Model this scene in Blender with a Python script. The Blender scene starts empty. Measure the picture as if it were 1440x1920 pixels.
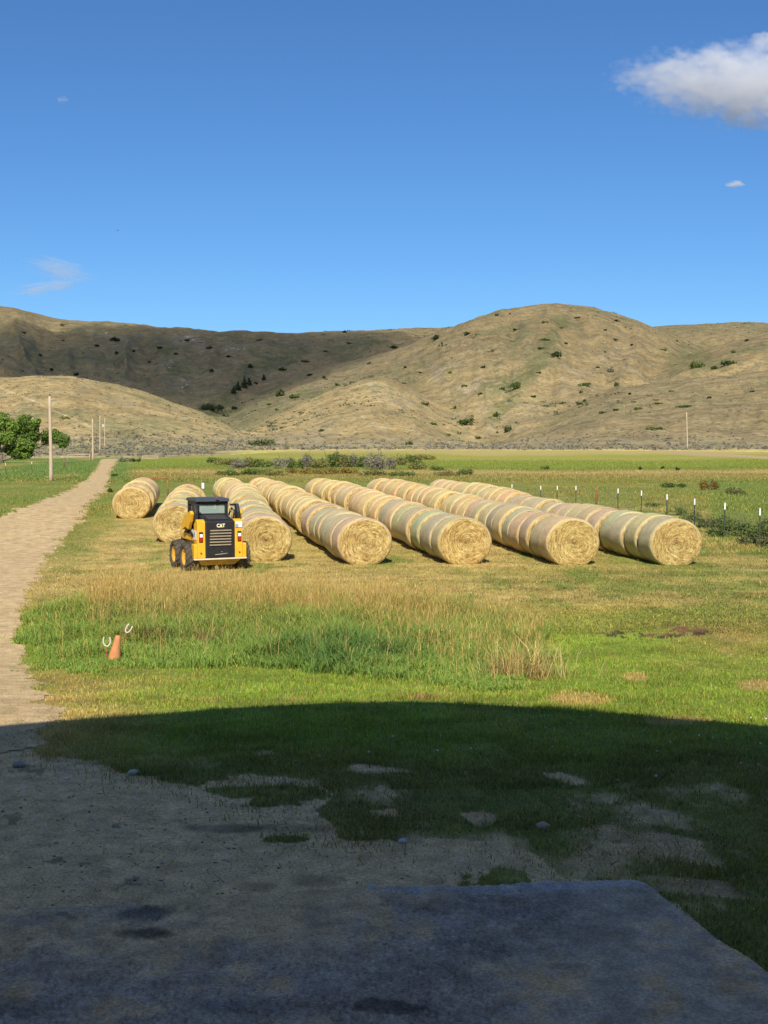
import bpy, math, random
import numpy as np
from mathutils import Vector, Matrix

rng = np.random.default_rng(7)
random.seed(7)
S = bpy.context.scene
COL = S.collection
R = math.radians
F, CX, CY, HOR, CZ = 2200.0, 720.0, 960.0, 838.0, 3.4
PITCH = math.atan((CY - HOR) / F)
SUN_EL, SUN_AZ = R(40), R(1.0)          # light travels forward, slightly to the right

# ------------------------------------------------------------------ camera
cam = bpy.data.cameras.new('camera'); co = bpy.data.objects.new('camera', cam); COL.objects.link(co)
co.location = (0, 0, CZ); co.rotation_euler = (R(90) - PITCH, 0, 0)
cam.sensor_fit = 'VERTICAL'; cam.sensor_height = 24; cam.sensor_width = 18
cam.lens = 24 * F / 1920; cam.clip_start = 0.1; cam.clip_end = 20000
S.camera = co
S.render.resolution_x, S.render.resolution_y = 768, 1024

cp, sp = math.cos(PITCH), math.sin(PITCH)
def rays(u, v):
    u = np.asarray(u, float); v = np.asarray(v, float)
    a = (u - CX) / F; c = (CY - v) / F
    return a, cp + c * sp, -sp + c * cp        # x, y, z per unit of optical depth
def project(x, y, z):
    zz = z - CZ
    dep = y * cp - zz * sp; up = y * sp + zz * cp
    dep = np.where(np.abs(dep) < 1e-3, 1e-3, dep)
    return CX + F * x / dep, CY - F * up / dep, dep

# ------------------------------------------------------------------ noise
def _hash(ix, iy, seed):
    h = (ix.astype(np.int64) * 374761393 + iy.astype(np.int64) * 668265263 + seed * 1442695041) & 0xffffffff
    h = ((h ^ (h >> 13)) * 1274126177) & 0xffffffff
    return ((h ^ (h >> 16)) & 0xffffff) / float(0xffffff)
def vnoise(x, y, seed=0):
    x = np.asarray(x, float); y = np.asarray(y, float)
    ix, iy = np.floor(x), np.floor(y); fx, fy = x - ix, y - iy
    fx = fx * fx * (3 - 2 * fx); fy = fy * fy * (3 - 2 * fy)
    ix = ix.astype(np.int64); iy = iy.astype(np.int64)
    a = _hash(ix, iy, seed); b = _hash(ix + 1, iy, seed); c = _hash(ix, iy + 1, seed); d = _hash(ix + 1, iy + 1, seed)
    return (a * (1 - fx) + b * fx) * (1 - fy) + (c * (1 - fx) + d * fx) * fy
def fbm(x, y, seed=0, oct=4):
    x = np.asarray(x, float); y = np.asarray(y, float)
    t = np.zeros(np.broadcast(x, y).shape); amp, tot = 1.0, 0.0
    for k in range(oct):
        t = t + amp * (vnoise(x * 2 ** k + 17.3 * k, y * 2 ** k - 9.1 * k, seed + k) - 0.5); tot += amp; amp *= 0.55
    return t / tot * 2
def sm(a, b, x):
    t = np.clip((np.asarray(x, float) - a) / (b - a), 0, 1); return t * t * (3 - 2 * t)
def lerp(a, b, t): return a + (b - a) * t
def mixc(c1, c2, t):
    c1 = np.asarray(c1, float); c2 = np.asarray(c2, float); t = np.asarray(t, float)[..., None]
    return c1 * (1 - t) + c2 * t
def inpoly(px, py, poly):
    poly = np.asarray(poly, float); res = np.zeros(px.shape, bool)
    x0, y0 = poly[:, 0].min(), poly[:, 1].min(); x1, y1 = poly[:, 0].max(), poly[:, 1].max()
    sel = np.where((px >= x0) & (px <= x1) & (py >= y0) & (py <= y1))
    if len(sel[0]) == 0: return res
    qx, qy = px[sel], py[sel]; r = np.zeros(qx.shape, bool)
    n = len(poly)
    for i in range(n):
        ax, ay = poly[i]; bx, by = poly[(i + 1) % n]
        if ay == by: continue
        c = ((ay > qy) != (by > qy)) & (qx < (bx - ax) * (qy - ay) / (by - ay) + ax)
        r ^= c
    res[sel] = r
    return res

# ------------------------------------------------------------------ terrain heights
def U_of(x, y):
    az = np.arctan2(x, y); az = np.clip(az, -R(65), R(65))
    return CX + F * np.tan(az)
def ground_z(x, y):
    x = np.asarray(x, float); y = np.asarray(y, float)
    r = np.hypot(x, y); yy = np.where(y > 0, r * np.cos(np.clip(np.arctan2(x, y), -R(60), R(60))), 0)
    u = U_of(x, y)
    z = 1.0 * (1 - sm(7.5, 20, yy))
    z = z + lerp(.56, .28, sm(350, 440, u)) * sm(37, 58, yy)
    z = z + lerp(.5, 2.65, sm(250, 650, u)) * sm(120, 285, yy)
    z = z + fbm(x / 9, y / 9, 3, 2) * .06 * sm(8, 30, yy) + fbm(x / 1.3, y / 1.3, 5, 3) * .018
    z = z + fbm(x / 40, y / 40, 8, 3) * .35 * sm(80, 160, yy)
    z = z - 0.10 * np.exp(-((x - .2) / 5.5) ** 2 - ((y - 21.5) / 2.2) ** 2)
    return z
UT = np.arange(-1600, 3200, 4.0)
def table(poly, width=26):
    p = np.array(poly, float); t = np.interp(UT, p[:, 0], p[:, 1])
    k = np.exp(-0.5 * (np.arange(-60, 61) * 4 / width) ** 2); k /= k.sum()
    return np.convolve(np.pad(t, 60, mode='edge'), k, 'valid')
def gprof(t): return .42 * t + .58 * (t * t * (3 - 2 * t))
class Hill:
    def __init__(s, poly, Rc, Fo, back, gul=.05, seed=0, width=26, p=1.0):
        s.tab = table(poly, width); s.R, s.F, s.back, s.gul, s.seed, s.p = Rc, Fo, back, gul, seed, p
        t = np.linspace(0.01, 1, 200)
        s.k = (gprof(t ** p) * Rc / (Fo + t * (Rc - Fo))).max()
    def z(s, u, r, x, y):
        v = np.interp(u, UT, s.tab)
        h = (HOR - v) / F * s.R / s.k + CZ * .6
        t = np.clip((r - s.F) / (s.R - s.F), 0, 1)
        g = gprof(t ** s.p)
        bk = np.clip((r - s.R) / s.back, 0, 1); g = np.where(r > s.R, 1 - .9 * bk * bk * (3 - 2 * bk), g)
        gul = fbm(u / 95 + s.seed, r / 420, 40 + s.seed, 4)
        gul = -np.abs(gul) * 1.1 + .25 + .35 * fbm(u / 300, r / 150, 50 + s.seed, 4)
        h = h * (g + s.gul * gul * np.sin(np.pi * np.clip(t, 0, 1)) ** .8)
        return np.where(r > s.F * .98, h, -50)
HILLS = [
 # front left
 Hill([(-1500,700),(-300,735),(-120,715),(0,706),(60,703),(120,702),(180,710),(260,732),(350,765),(430,793),(500,817),(560,834),(640,850),(760,900)], 560, 268, 260, .055, 1),
 # foot spur of the peak
 Hill([(330,860),(400,836),(465,797),(560,752),(640,717),(700,700),(740,706),(800,738),(870,796),(930,836),(1000,880)], 720, 330, 300, .06, 2, 18),
 # peak
 Hill([(200,880),(330,815),(420,765),(500,728),(560,704),(610,690),(700,670),(760,650),(830,618),(900,596),(960,580),(1000,573),(1045,570),(1100,576),(1160,596),(1230,622),(1300,652),(1400,695),(1500,730)], 1150, 420, 500, .08, 3, 22, 1.05),
 # right foothill
 Hill([(820,880),(900,842),(960,815),(1010,788),(1070,762),(1130,737),(1200,722),(1280,711),(1360,704),(1440,700),(1700,680),(3000,690)], 640, 300, 300, .065, 4),
 Hill([(1000,840),(1150,735),(1220,700),(1262,684),(1300,668),(1370,647),(1440,632),(1600,600),(3000,560)], 900, 420, 400, .06, 5),
 # far right ridge
 Hill([(900,700),(1130,640),(1230,619),(1300,618),(1340,614),(1400,613),(1440,620),(1700,640),(3000,600)], 1600, 800, 500, .06, 6),
 # far left ridge
 Hill([(-1500,560),(-300,570),(-100,578),(0,588),(60,594),(110,606),(170,611),(280,618),(400,624),(480,626),(570,627),(640,624),(700,620),(800,612),(900,620),(1100,660),(1400,760)], 1800, 640, 600, .10, 7, 14),
 # buttress at the far left
 Hill([(-1500,640),(-300,640),(-60,650),(20,670),(60,692),(110,730),(160,790)], 1050, 500, 300, .06, 8, 16),
]
def hills_z(x, y):
    r = np.hypot(x, y); u = U_of(x, y)
    z = ground_z(x, y)
    for h in HILLS:
        hz = h.z(u, r, x, y)
        d = z - hz; k = 2.0 + .006 * r
        z = np.maximum(z, hz) + np.where(np.abs(d) < k, (k - np.abs(d)) ** 2 / (4 * k), 0)
    z = z + (fbm(x / 26, y / 26, 60, 4) * 1.5 + fbm(x / 90, y / 90, 64, 3) * 4) * sm(300, 520, r)
    return z
SEAM = 258.0
def any_z(x, y):
    r = np.hypot(x, y)
    return np.where(r < SEAM, ground_z(x, y), hills_z(x, y))
TS = np.concatenate([np.geomspace(3, 300, 900), np.geomspace(301, 2500, 900)])
def hit(u, v):
    a, b, c = rays(u, v)
    x, y, z = a * TS, b * TS, CZ + c * TS
    d = z - any_z(x, y)
    i = np.where(d < 0)[0]
    if len(i) == 0: i = len(TS) - 1; return Vector((x[i], y[i], float(any_z(x[i], y[i]))))
    i = i[0]; j = max(i - 1, 0); t = TS[j] + (TS[i] - TS[j]) * (d[j] / (d[j] - d[i] + 1e-9))
    return Vector((a * t, b * t, float(any_z(a * t, b * t))))
def hits_near(u, v):                         # vectorised, for the near field
    a, b, c = rays(u, v); z = np.zeros(a.shape)
    for _ in range(14):
        t = np.clip((z - CZ) / np.minimum(c, -1e-3), 2, 240); z = .5 * z + .5 * ground_z(a * t, b * t)
    return a * t, b * t, ground_z(a * t, b * t)
def at(u, d):                                # point on the ground at depth d along column u
    x = (u - CX) / F * d
    return Vector((x, d, float(any_z(x, d))))

# ------------------------------------------------------------------ mesh + object helpers
def make_mesh(name, verts, faces, col=None, mat=None, smooth=False):
    me = bpy.data.meshes.new(name)
    verts = np.asarray(verts, np.float32)
    groups = faces if isinstance(faces, list) else [faces]
    groups = [np.asarray(g, np.int32) for g in groups if len(g)]
    me.vertices.add(len(verts)); me.vertices.foreach_set('co', verts.ravel())
    nl = sum(g.size for g in groups); npol = sum(len(g) for g in groups)
    me.loops.add(nl); me.polygons.add(npol)
    me.loops.foreach_set('vertex_index', np.concatenate([g.ravel() for g in groups]))
    st, acc = [], 0
    for g in groups:
        st.append(acc + np.arange(len(g)) * g.shape[1]); acc += g.size
    me.polygons.foreach_set('loop_start', np.concatenate(st).astype(np.int32))
    if smooth: me.polygons.foreach_set('use_smooth', np.ones(npol, bool))
    if col is not None:
        a = me.color_attributes.new('Col', 'FLOAT_COLOR', 'POINT')
        c4 = np.ones((len(verts), 4), np.float32); c4[:, :3] = np.clip(col, 0, 1)
        a.data.foreach_set('color', c4.ravel())
    me.update(); me.validate()
    if mat: me.materials.append(mat)
    return me
def link(name, me, parent=None, loc=None):
    o = bpy.data.objects.new(name, me); COL.objects.link(o)
    if parent: o.parent = parent
    if loc is not None: o.location = loc
    return o
def tag(o, label=None, cat=None, group=None, kind=None):
    if label: o['label'] = label
    if cat: o['category'] = cat
    if group: o['group'] = group
    if kind: o['kind'] = kind
    return o
def empty(name, loc=(0, 0, 0), rz=0):
    o = bpy.data.objects.new(name, None); COL.objects.link(o); o.location = loc; o.rotation_euler = (0, 0, rz)
    o.empty_display_size = .2
    return o
def copy_tree(o, parent=None):
    c = o.copy(); COL.objects.link(c); c.parent = parent
    for ch in [k for k in bpy.data.objects if k.parent == o and k != c]: copy_tree(ch, c)
    return c
class MB:
    def __init__(s): s.v, s.f = [], []
    def add(s, vs, fs):
        n = len(s.v); s.v += [tuple(p) for p in vs]; s.f += [tuple(i + n for i in f) for f in fs]
    def box(s, x0, x1, y0, y1, z0, z1, M=None):
        vs = [Vector((x, y, z)) for z in (z0, z1) for y in (y0, y1) for x in (x0, x1)]
        if M: vs = [M @ p for p in vs]
        s.add(vs, [(0, 2, 3, 1), (4, 5, 7, 6), (0, 1, 5, 4), (2, 6, 7, 3), (0, 4, 6, 2), (1, 3, 7, 5)])
    def prism(s, poly, x0, x1):               # polygon in (y,z) extruded along x
        n = len(poly)
        s.add([(x0, p[0], p[1]) for p in poly] + [(x1, p[0], p[1]) for p in poly],
              [tuple(range(n)), tuple(range(2 * n - 1, n - 1, -1))] + [(i + n, (i + 1) % n + n, (i + 1) % n, i) for i in range(n)])
    def tube(s, pts, rad, n=8, caps=True):
        pts = [Vector(p) for p in pts]; rs = rad if isinstance(rad, (list, tuple)) else [rad] * len(pts)
        base = len(s.v); prev = None
        for i, p in enumerate(pts):
            d = (pts[min(i + 1, len(pts) - 1)] - pts[max(i - 1, 0)]).normalized()
            a = Vector((1, 0, 0)) if abs(d.x) < .8 else Vector((0, 1, 0))
            if prev is not None: a = prev
            b = d.cross(a).normalized(); a = b.cross(d).normalized(); prev = a
            for k in range(n):
                t = 2 * math.pi * k / n; s.v.append(tuple(p + (a * math.cos(t) + b * math.sin(t)) * rs[i]))
        for i in range(len(pts) - 1):
            for k in range(n):
                s.f.append((base + i * n + k, base + i * n + (k + 1) % n, base + (i + 1) * n + (k + 1) % n, base + (i + 1) * n + k))
        if caps:
            s.f.append(tuple(base + k for k in reversed(range(n)))); s.f.append(tuple(base + (len(pts) - 1) * n + k for k in range(n)))
    def lathe(s, prof, n=32, axis='x'):        # prof: (axial, radius)
        base = len(s.v)
        for a, r in prof:
            for k in range(n):
                t = 2 * math.pi * k / n; c, d = r * math.cos(t), r * math.sin(t)
                s.v.append((a, c, d) if axis == 'x' else (c, d, a))
        m = len(prof)
        for i in range(m - 1):
            for k in range(n):
                s.f.append((base + i * n + k, base + i * n + (k + 1) % n, base + (i + 1) * n + (k + 1) % n, base + (i + 1) * n + k))
    def build(s, name, mat, parent=None, smooth=False, bevel=0, loc=None):
        me = bpy.data.meshes.new(name); me.from_pydata(s.v, [], s.f); me.update()
        if mat: me.materials.append(mat)
        if smooth:
            for p in me.polygons: p.use_smooth = True
        o = link(name, me, parent, loc)
        if bevel:
            b = o.modifiers.new('b', 'BEVEL'); b.width = bevel; b.segments = 2; b.limit_method = 'ANGLE'; b.angle_limit = R(40)
        return o

# ------------------------------------------------------------------ materials
class NT:
    def __init__(s, name):
        s.m = bpy.data.materials.new(name); s.m.use_nodes = True; s.t = s.m.node_tree
        s.b = s.t.nodes['Principled BSDF']; s.out = s.t.nodes['Material Output']
        s.b.inputs['Roughness'].default_value = .85; s.b.inputs['Specular IOR Level'].default_value = .25
    def n(s, typ, **kw):
        nd = s.t.nodes.new(typ)
        for k, v in kw.items(): setattr(nd, k, v)
        return nd
    def l(s, a, b): s.t.links.new(a, b)
    def val(s, nd, **kw):
        for k, v in kw.items(): nd.inputs[k].default_value = v
        return nd
    def noise(s, vec, scale, detail=4, rough=.6, dims='3D'):
        nd = s.n('ShaderNodeTexNoise'); nd.noise_dimensions = dims
        nd.inputs['Scale'].default_value = scale; nd.inputs['Detail'].default_value = detail; nd.inputs['Roughness'].default_value = rough
        if vec is not None: s.l(vec, nd.inputs['Vector'])
        return nd.outputs['Fac']
    def math(s, op, a, b=None):
        nd = s.n('ShaderNodeMath', operation=op)
        for i, q in enumerate((a, b)):
            if q is None: continue
            if isinstance(q, (int, float)): nd.inputs[i].default_value = q
            else: s.l(q, nd.inputs[i])
        return nd.outputs[0]
    def ramp(s, fac, stops):
        nd = s.n('ShaderNodeValToRGB'); e = nd.color_ramp.elements
        while len(e) < len(stops): e.new(.5)
        for i, (p, c) in enumerate(stops): e[i].position = p; e[i].color = (*c, 1)
        s.l(fac, nd.inputs['Fac']); return nd.outputs['Color']
    def mul(s, c1, c2, fac=1.0, blend='MULTIPLY'):
        nd = s.n('ShaderNodeMix', data_type='RGBA', blend_type=blend)
        if isinstance(fac, (int, float)): nd.inputs[0].default_value = fac
        else: s.l(fac, nd.inputs[0])
        for i, q in ((6, c1), (7, c2)):
            if isinstance(q, tuple): nd.inputs[i].default_value = (*q, 1)
            else: s.l(q, nd.inputs[i])
        return nd.outputs[2]
    def bump(s, h, strength=.5, dist=.02):
        nd = s.n('ShaderNodeBump'); nd.inputs['Strength'].default_value = strength; nd.inputs['Distance'].default_value = dist
        s.l(h, nd.inputs['Height']); s.l(nd.outputs[0], s.b.inputs['Normal'])
    def color(s, c):
        if isinstance(c, tuple): s.b.inputs['Base Color'].default_value = (*c, 1)
        else: s.l(c, s.b.inputs['Base Color'])
def var(lo, hi):                                # grey pair for multiplying
    return [(.34, (lo,) * 3), (.66, (hi,) * 3)]

def mat_ground(name, sc1, sc2, bumpd):
    t = NT(name); at_ = t.n('ShaderNodeAttribute', attribute_name='Col'); g = t.n('ShaderNodeNewGeometry')
    n1 = t.noise(g.outputs['Position'], sc1, 6, .7); n2 = t.noise(g.outputs['Position'], sc2, 5, .65)
    c = t.mul(at_.outputs['Color'], t.ramp(n1, var(.62, 1.38))); c = t.mul(c, t.ramp(n2, var(.75, 1.25)))
    t.color(c); t.b.inputs['Roughness'].default_value = .95; t.b.inputs['Specular IOR Level'].default_value = .1
    t.bump(n1, .6, bumpd); return t.m
def mat_leaf(name, transl=.35, rough=.6):
    t = NT(name); a = t.n('ShaderNodeAttribute', attribute_name='Col')
    t.color(a.outputs['Color']); t.b.inputs['Roughness'].default_value = rough; t.b.inputs['Specular IOR Level'].default_value = .2
    tr = t.n('ShaderNodeBsdfTranslucent'); t.l(a.outputs['Color'], tr.inputs['Color'])
    mx = t.n('ShaderNodeMixShader'); mx.inputs[0].default_value = transl
    t.l(t.b.outputs[0], mx.inputs[1]); t.l(tr.outputs[0], mx.inputs[2]); t.l(mx.outputs[0], t.out.inputs['Surface'])
    return t.m
def mat_paint(name, c, rough=.45, spec=.5, dirt=.25, metal=0, scale=6):
    t = NT(name); tc = t.n('ShaderNodeTexCoord')
    n = t.noise(tc.outputs['Object'], scale, 6, .7)
    t.color(t.mul(c, t.ramp(n, [(.3, (1 - dirt,) * 3), (.7, (1.0,) * 3)])))
    rr = t.n('ShaderNodeMapRange'); rr.inputs['To Min'].default_value = rough; rr.inputs['To Max'].default_value = min(1, rough + .25)
    t.l(n, rr.inputs['Value']); t.l(rr.outputs[0], t.b.inputs['Roughness'])
    t.b.inputs['Specular IOR Level'].default_value = spec; t.b.inputs['Metallic'].default_value = metal
    t.bump(n, .15, .01); return t.m
def mat_wood(name, c1, c2):
    t = NT(name); tc = t.n('ShaderNodeTexCoord'); mp = t.n('ShaderNodeMapping'); mp.inputs['Scale'].default_value = (14, 14, .7)
    t.l(tc.outputs['Object'], mp.inputs['Vector']); n = t.noise(mp.outputs[0], 2, 6, .7)
    t.color(t.ramp(n, [(.3, c1), (.7, c2)])); t.bump(n, .5, .02); return t.m
# ------------------------------------------------------------------ main dials
EXPOSURE = .6; SKY_STRENGTH = .068; GD = 1.3; CLOUDS = True
CLOUD_SHADE = (350, 265, 560)
BARN_Z, BARN_X = 9.66, -.12
# ------------------------------------------------------------------ world, sun
W = bpy.data.worlds.new('World'); S.world = W; W.use_nodes = True
wt = W.node_tree; bg = wt.nodes['Background']
sky = wt.nodes.new('ShaderNodeTexSky'); sky.sky_type = 'NISHITA'; sky.sun_disc = False
sky.sun_elevation = SUN_EL; sky.sun_rotation = R(180) + SUN_AZ; sky.altitude = 0; sky.air_density = 1.0; sky.dust_density = 0.0; sky.ozone_density = 10.0
tint = wt.nodes.new('ShaderNodeMix'); tint.data_type = 'RGBA'; tint.blend_type = 'MULTIPLY'; tint.inputs[0].default_value = 1; tint.inputs[7].default_value = (.84, 1.03, 1.12, 1)
wt.links.new(sky.outputs[0], tint.inputs[6]); wt.links.new(tint.outputs[2], bg.inputs['Color']); bg.inputs['Strength'].default_value = SKY_STRENGTH
sl = bpy.data.lights.new('sun', 'SUN'); sl.energy = 4.15; sl.angle = R(.53); sl.color = (1, .93, .80)
so = bpy.data.objects.new('sun', sl); COL.objects.link(so)
so.rotation_euler = Vector((math.sin(SUN_AZ) * math.cos(SUN_EL), math.cos(SUN_AZ) * math.cos(SUN_EL), -math.sin(SUN_EL))).to_track_quat('-Z', 'Y').to_euler()
S.view_settings.view_transform = 'Standard'; S.view_settings.look = 'None'; S.view_settings.gamma = 1
S.view_settings.exposure = EXPOSURE
S.cycles.max_bounces = 6; S.cycles.diffuse_bounces = 3; S.cycles.transparent_max_bounces = 8; S.cycles.volume_bounces = 4

# ------------------------------------------------------------------ layout polygons (photo outline, turned into surface cover)
P_ROAD = [(190,861),(222,860),(208,883),(206,896),(198,920),(164,946),(149,977),(122,1002),(92,1042),(70,1078),(56,1110),(42,1150),(36,1190),(42,1228),
          (54,1268),(74,1300),(100,1330),(120,1352),(60,1372),(110,1385),(60,1402),(40,1412),(-900,1420),(-900,1050),(-240,1010),(-100,990),(0,971),(50,948),(94,934),(126,921),(153,905),(173,889)]
P_YARD = [(-1500,1400),(36,1398),(70,1412),(110,1420),(196,1422),(204,1436),(260,1446),(300,1457),(372,1478),(412,1468),(480,1452),(590,1450),(600,1470),(605,1490),(596,1512),(612,1532),(606,1560),
          (640,1582),(720,1584),(780,1578),(900,1584),(960,1592),(996,1606),(1010,1626),(1046,1640),(1100,1650),(1190,1655),(1240,1690),(1300,1722),(1360,1768),(1440,1830),(1700,1990),(1700,4000),(-1500,4000)]
P_TUFTS = [[(372,1488),(440,1478),(575,1474),(602,1488),(592,1506),(525,1514),(470,1502)],
           [(845,1664),(872,1650),(905,1642),(945,1640),(985,1652),(1008,1668),(930,1674)],
           [(466,1584),(500,1574),(545,1572),(560,1580),(530,1590),(490,1590)],
           [(1220,1672),(1290,1664),(1400,1690),(1440,1700),(1520,1720),(1520,1740),(1420,1716),(1330,1704),(1260,1694)],
           [(1336,1738),(1380,1726),(1440,1740),(1500,1760),(1520,1800),(1440,1778),(1360,1752)],
           [(1356,1788),(1400,1780),(1440,1796),(1520,1830),(1520,1880),(1440,1838),(1384,1808)]]
P_BARE = [[(412,1404),(470,1402),(522,1412),(470,1420),(430,1414)], [(606,1432),(650,1428),(720,1438),(784,1446),(700,1452),(630,1448)],
          [(860,1526),(905,1520),(950,1532),(920,1552),(890,1548)], [(1010,1452),(1050,1448),(1120,1468),(1080,1474)], [(1150,1522),(1240,1518),(1350,1548),(1300,1560),(1200,1540)],
          [(1150,1580),(1240,1560),(1330,1580),(1440,1606),(1440,1640),(1290,1620),(1180,1600)], [(1000,1620),(1080,1600),(1220,1640),(1440,1660),(1440,1690),(1200,1668),(1060,1650)],
          [(690,1520),(740,1516),(750,1530),(700,1532)]]
P_MUD = [(1112,1184),(1150,1180),(1190,1186),(1235,1180),(1260,1172),(1330,1178),(1326,1190),(1290,1196),(1200,1196),(1140,1192)]
P_TALL = [(56,1246),(44,1190),(70,1150),(150,1128),(240,1118),(420,1112),(620,1122),(820,1140),(960,1165),(1010,1195),(1016,1240),(1000,1275),(930,1290),(840,1285),(700,1268),(560,1262),(420,1258),(250,1252),(140,1262)]
P_SLAB = [(-900,1724),(0,1710),(160,1706),(400,1693),(510,1688),(610,1683),(700,1678),(800,1675),(900,1672),(1000,1670),(1100,1667),(1182,1665),(1212,1672),(1232,1686),(1256,1704),(1285,1728),(1318,1752),(1345,1776),(1402,1814),(1440,1840),(1640,1990),(1900,2200),(2400,2700),(2400,4500),(-900,4500)]

def cover(x, y, z):
    """weights: dirt 0..1 for world points (edges broken up by noise in metres)"""
    d = np.hypot(x, y)
    am = .045 + .006 * np.minimum(d, 60)
    wx = x + fbm(x * 1.6, y * 1.6, 101, 5) * am * 1.6 + fbm(x * 9, y * 9, 103, 2) * .05; wy = y + fbm(x * 1.6, y * 1.6, 102, 5) * am * 3.0 + fbm(x * 9, y * 9, 104, 2) * .10
    u, v, dep = project(wx, wy, z)
    front = y > .8
    dirt = inpoly(u, v, P_ROAD) | inpoly(u, v, P_YARD)
    for p in P_TUFTS: dirt &= ~inpoly(u, v, p)

    dirt = np.where(front, dirt, True)
    return dirt, u, v

def thinning(x, y, u, v):
    """0..1: how far the turf has worn through to soil"""
    t = fbm(x * 1.3, y * 1.0, 140, 5) + .45 * fbm(x * 7, y * 4, 141, 3)
    w = sm(.12, .75, t + .30 * sm(1400, 1640, v) * sm(1560, 1200, u + .4 * (v - 1400))) * sm(1385, 1450, v)
    b = fbm(x * 2.4, y * 1.1, 120, 4) + .5 * fbm(x * 9, y * 6, 121, 2)
    for p in P_BARE: w = np.maximum(w, inpoly(u, v, p) * sm(-.45, .15, b))
    return w
C = lambda *a: np.array(a, float)
STRAW, STRAW2, LAWN, GREEN, DGREEN, OLIVE = C(.48,.335,.115), C(.52,.385,.13), C(.225,.305,.038), C(.185,.245,.045), C(.075,.125,.025), C(.27,.255,.055)
DIRT, DIRT2, DIRTD = C(.58,.39,.19), C(.64,.45,.235), C(.29,.20,.105)
def grass_color(x, y, u, v):
    big = fbm(x / 3.2, y / 7, 201, 4); mid = fbm(x / .9, y / 1.6, 202, 4); strk = fbm(x / 4.5, y / .8, 203, 4)
    c = mixc(LAWN, OLIVE, sm(-.25, .6, big))
    # yellowing towards the drive
    c = mixc(c, STRAW, np.clip(sm(420, 60, u) * sm(1180, 1300, v) * sm(-.5, .4, mid) * .85, 0, 1))
    c = mixc(c, STRAW, sm(.34, .72, mid + .4 * big) * .5); c = c * (1 + .30 * fbm(x / .5, y / .7, 205, 3) + .18 * strk)[..., None]
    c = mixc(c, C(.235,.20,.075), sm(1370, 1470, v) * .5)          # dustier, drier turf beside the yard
    # mown hay field
    mow = sm(1185, 1090, v - 25 * (u > 620)) * (v > 880)
    fld = mixc(STRAW2 * 1.05, OLIVE, np.clip(.16 + .55 * strk + .5 * big + .46 * sm(550, 1150, u), 0, .95))
    fld = mixc(fld, GREEN, sm(.0, .55, mid + .7 * big + .45 * sm(700, 1250, u) - .12) * .75)
    fld = mixc(fld, DIRT * .8, sm(.45, .8, fbm(x / 2, y / 4, 210, 3)) * .5)
    fld = fld * (1 + .42 * fbm(x / .55, y / .30, 212, 4) + .22 * fbm(x / 2.6, y / .7, 213, 3))[..., None]
    c = mixc(c, fld, mow)
    # beside and behind the rows
    gr = mixc(GREEN, OLIVE, sm(-.4, .5, big)); gr = mixc(gr, STRAW, sm(.1, .6, strk) * .5)
    side = np.clip(sm(960, 930, v) + sm(1000, 965, v) * sm(230, 200, u) + sm(1080, 1010, v) * sm(200, 130, u), 0, 1)
    c = mixc(c, gr, side)
    rb = sm(1310, 1350, u) * sm(1030, 1000, v)
    c = mixc(c, GREEN, rb)
    # far grass in bands
    j = v + fbm(x / 22, y / 60, 220, 4) * 7
    far = sm(905, 893, v)
    bandc = mixc(C(.33,.28,.075), C(.25,.30,.042), sm(886, 876, j))
    bandc = mixc(bandc, C(.50,.38,.14), sm(5, 1, np.abs(j - 887)) * .8); bandc = mixc(bandc, C(.15,.21,.035), sm(4, 1, np.abs(j - 879)) * .5)
    bandc = mixc(bandc, C(.40,.36,.085), sm(866, 858, j)); bandc = mixc(bandc, C(.52,.41,.15), sm(853, 847, j) * sm(300, 560, u) * .85); bandc = mixc(bandc, C(.22,.29,.04), sm(5, 1, np.abs(j - 873)) * .6)
    bandc = mixc(bandc, C(.30,.34,.05), sm(4, 1, np.abs(j - 855)) * .6)
    bandc = mixc(bandc, C(.50,.38,.19), sm(5, 2, np.abs(j - (851 + (u - 1300) * .07))) * sm(1180, 1320, u))
    lft = sm(260, 225, u)
    lc = mixc(C(.16,.25,.05), STRAW, sm(.0, .5, fbm(x / 6, y / 14, 230, 3)) * .6)
    bandc = mixc(bandc, lc, lft)
    c = mixc(c, bandc, far)
    for (qu, qv, ru, rv) in ((1085,1312,60,14),(1270,1352,75,9),(1190,1270,26,9),(735+690,1285,40,10)):
        c = mixc(c, STRAW, sm(1.3, .3, ((u - qu) / ru) ** 2 + ((v - qv) / rv) ** 2 + mid * .9 + strk * .5) * .8)
    mud = inpoly(u + mid * 30 + 14 * fbm(x / .2, y / .2, 243, 3), v + mid * 8 + 5 * fbm(x / .15, y / .15, 244, 2), P_MUD) & (fbm(x / .7, y / .5, 240, 4) + .8 * fbm(x / .12, y / .1, 242, 2) > -.16)
    c = mixc(c, mixc(C(.055,.04,.028), C(.24,.12,.06), sm(-.1, .3, fbm(x / .5, y / .35, 241, 3))), mud * .9)
    return c
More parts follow.
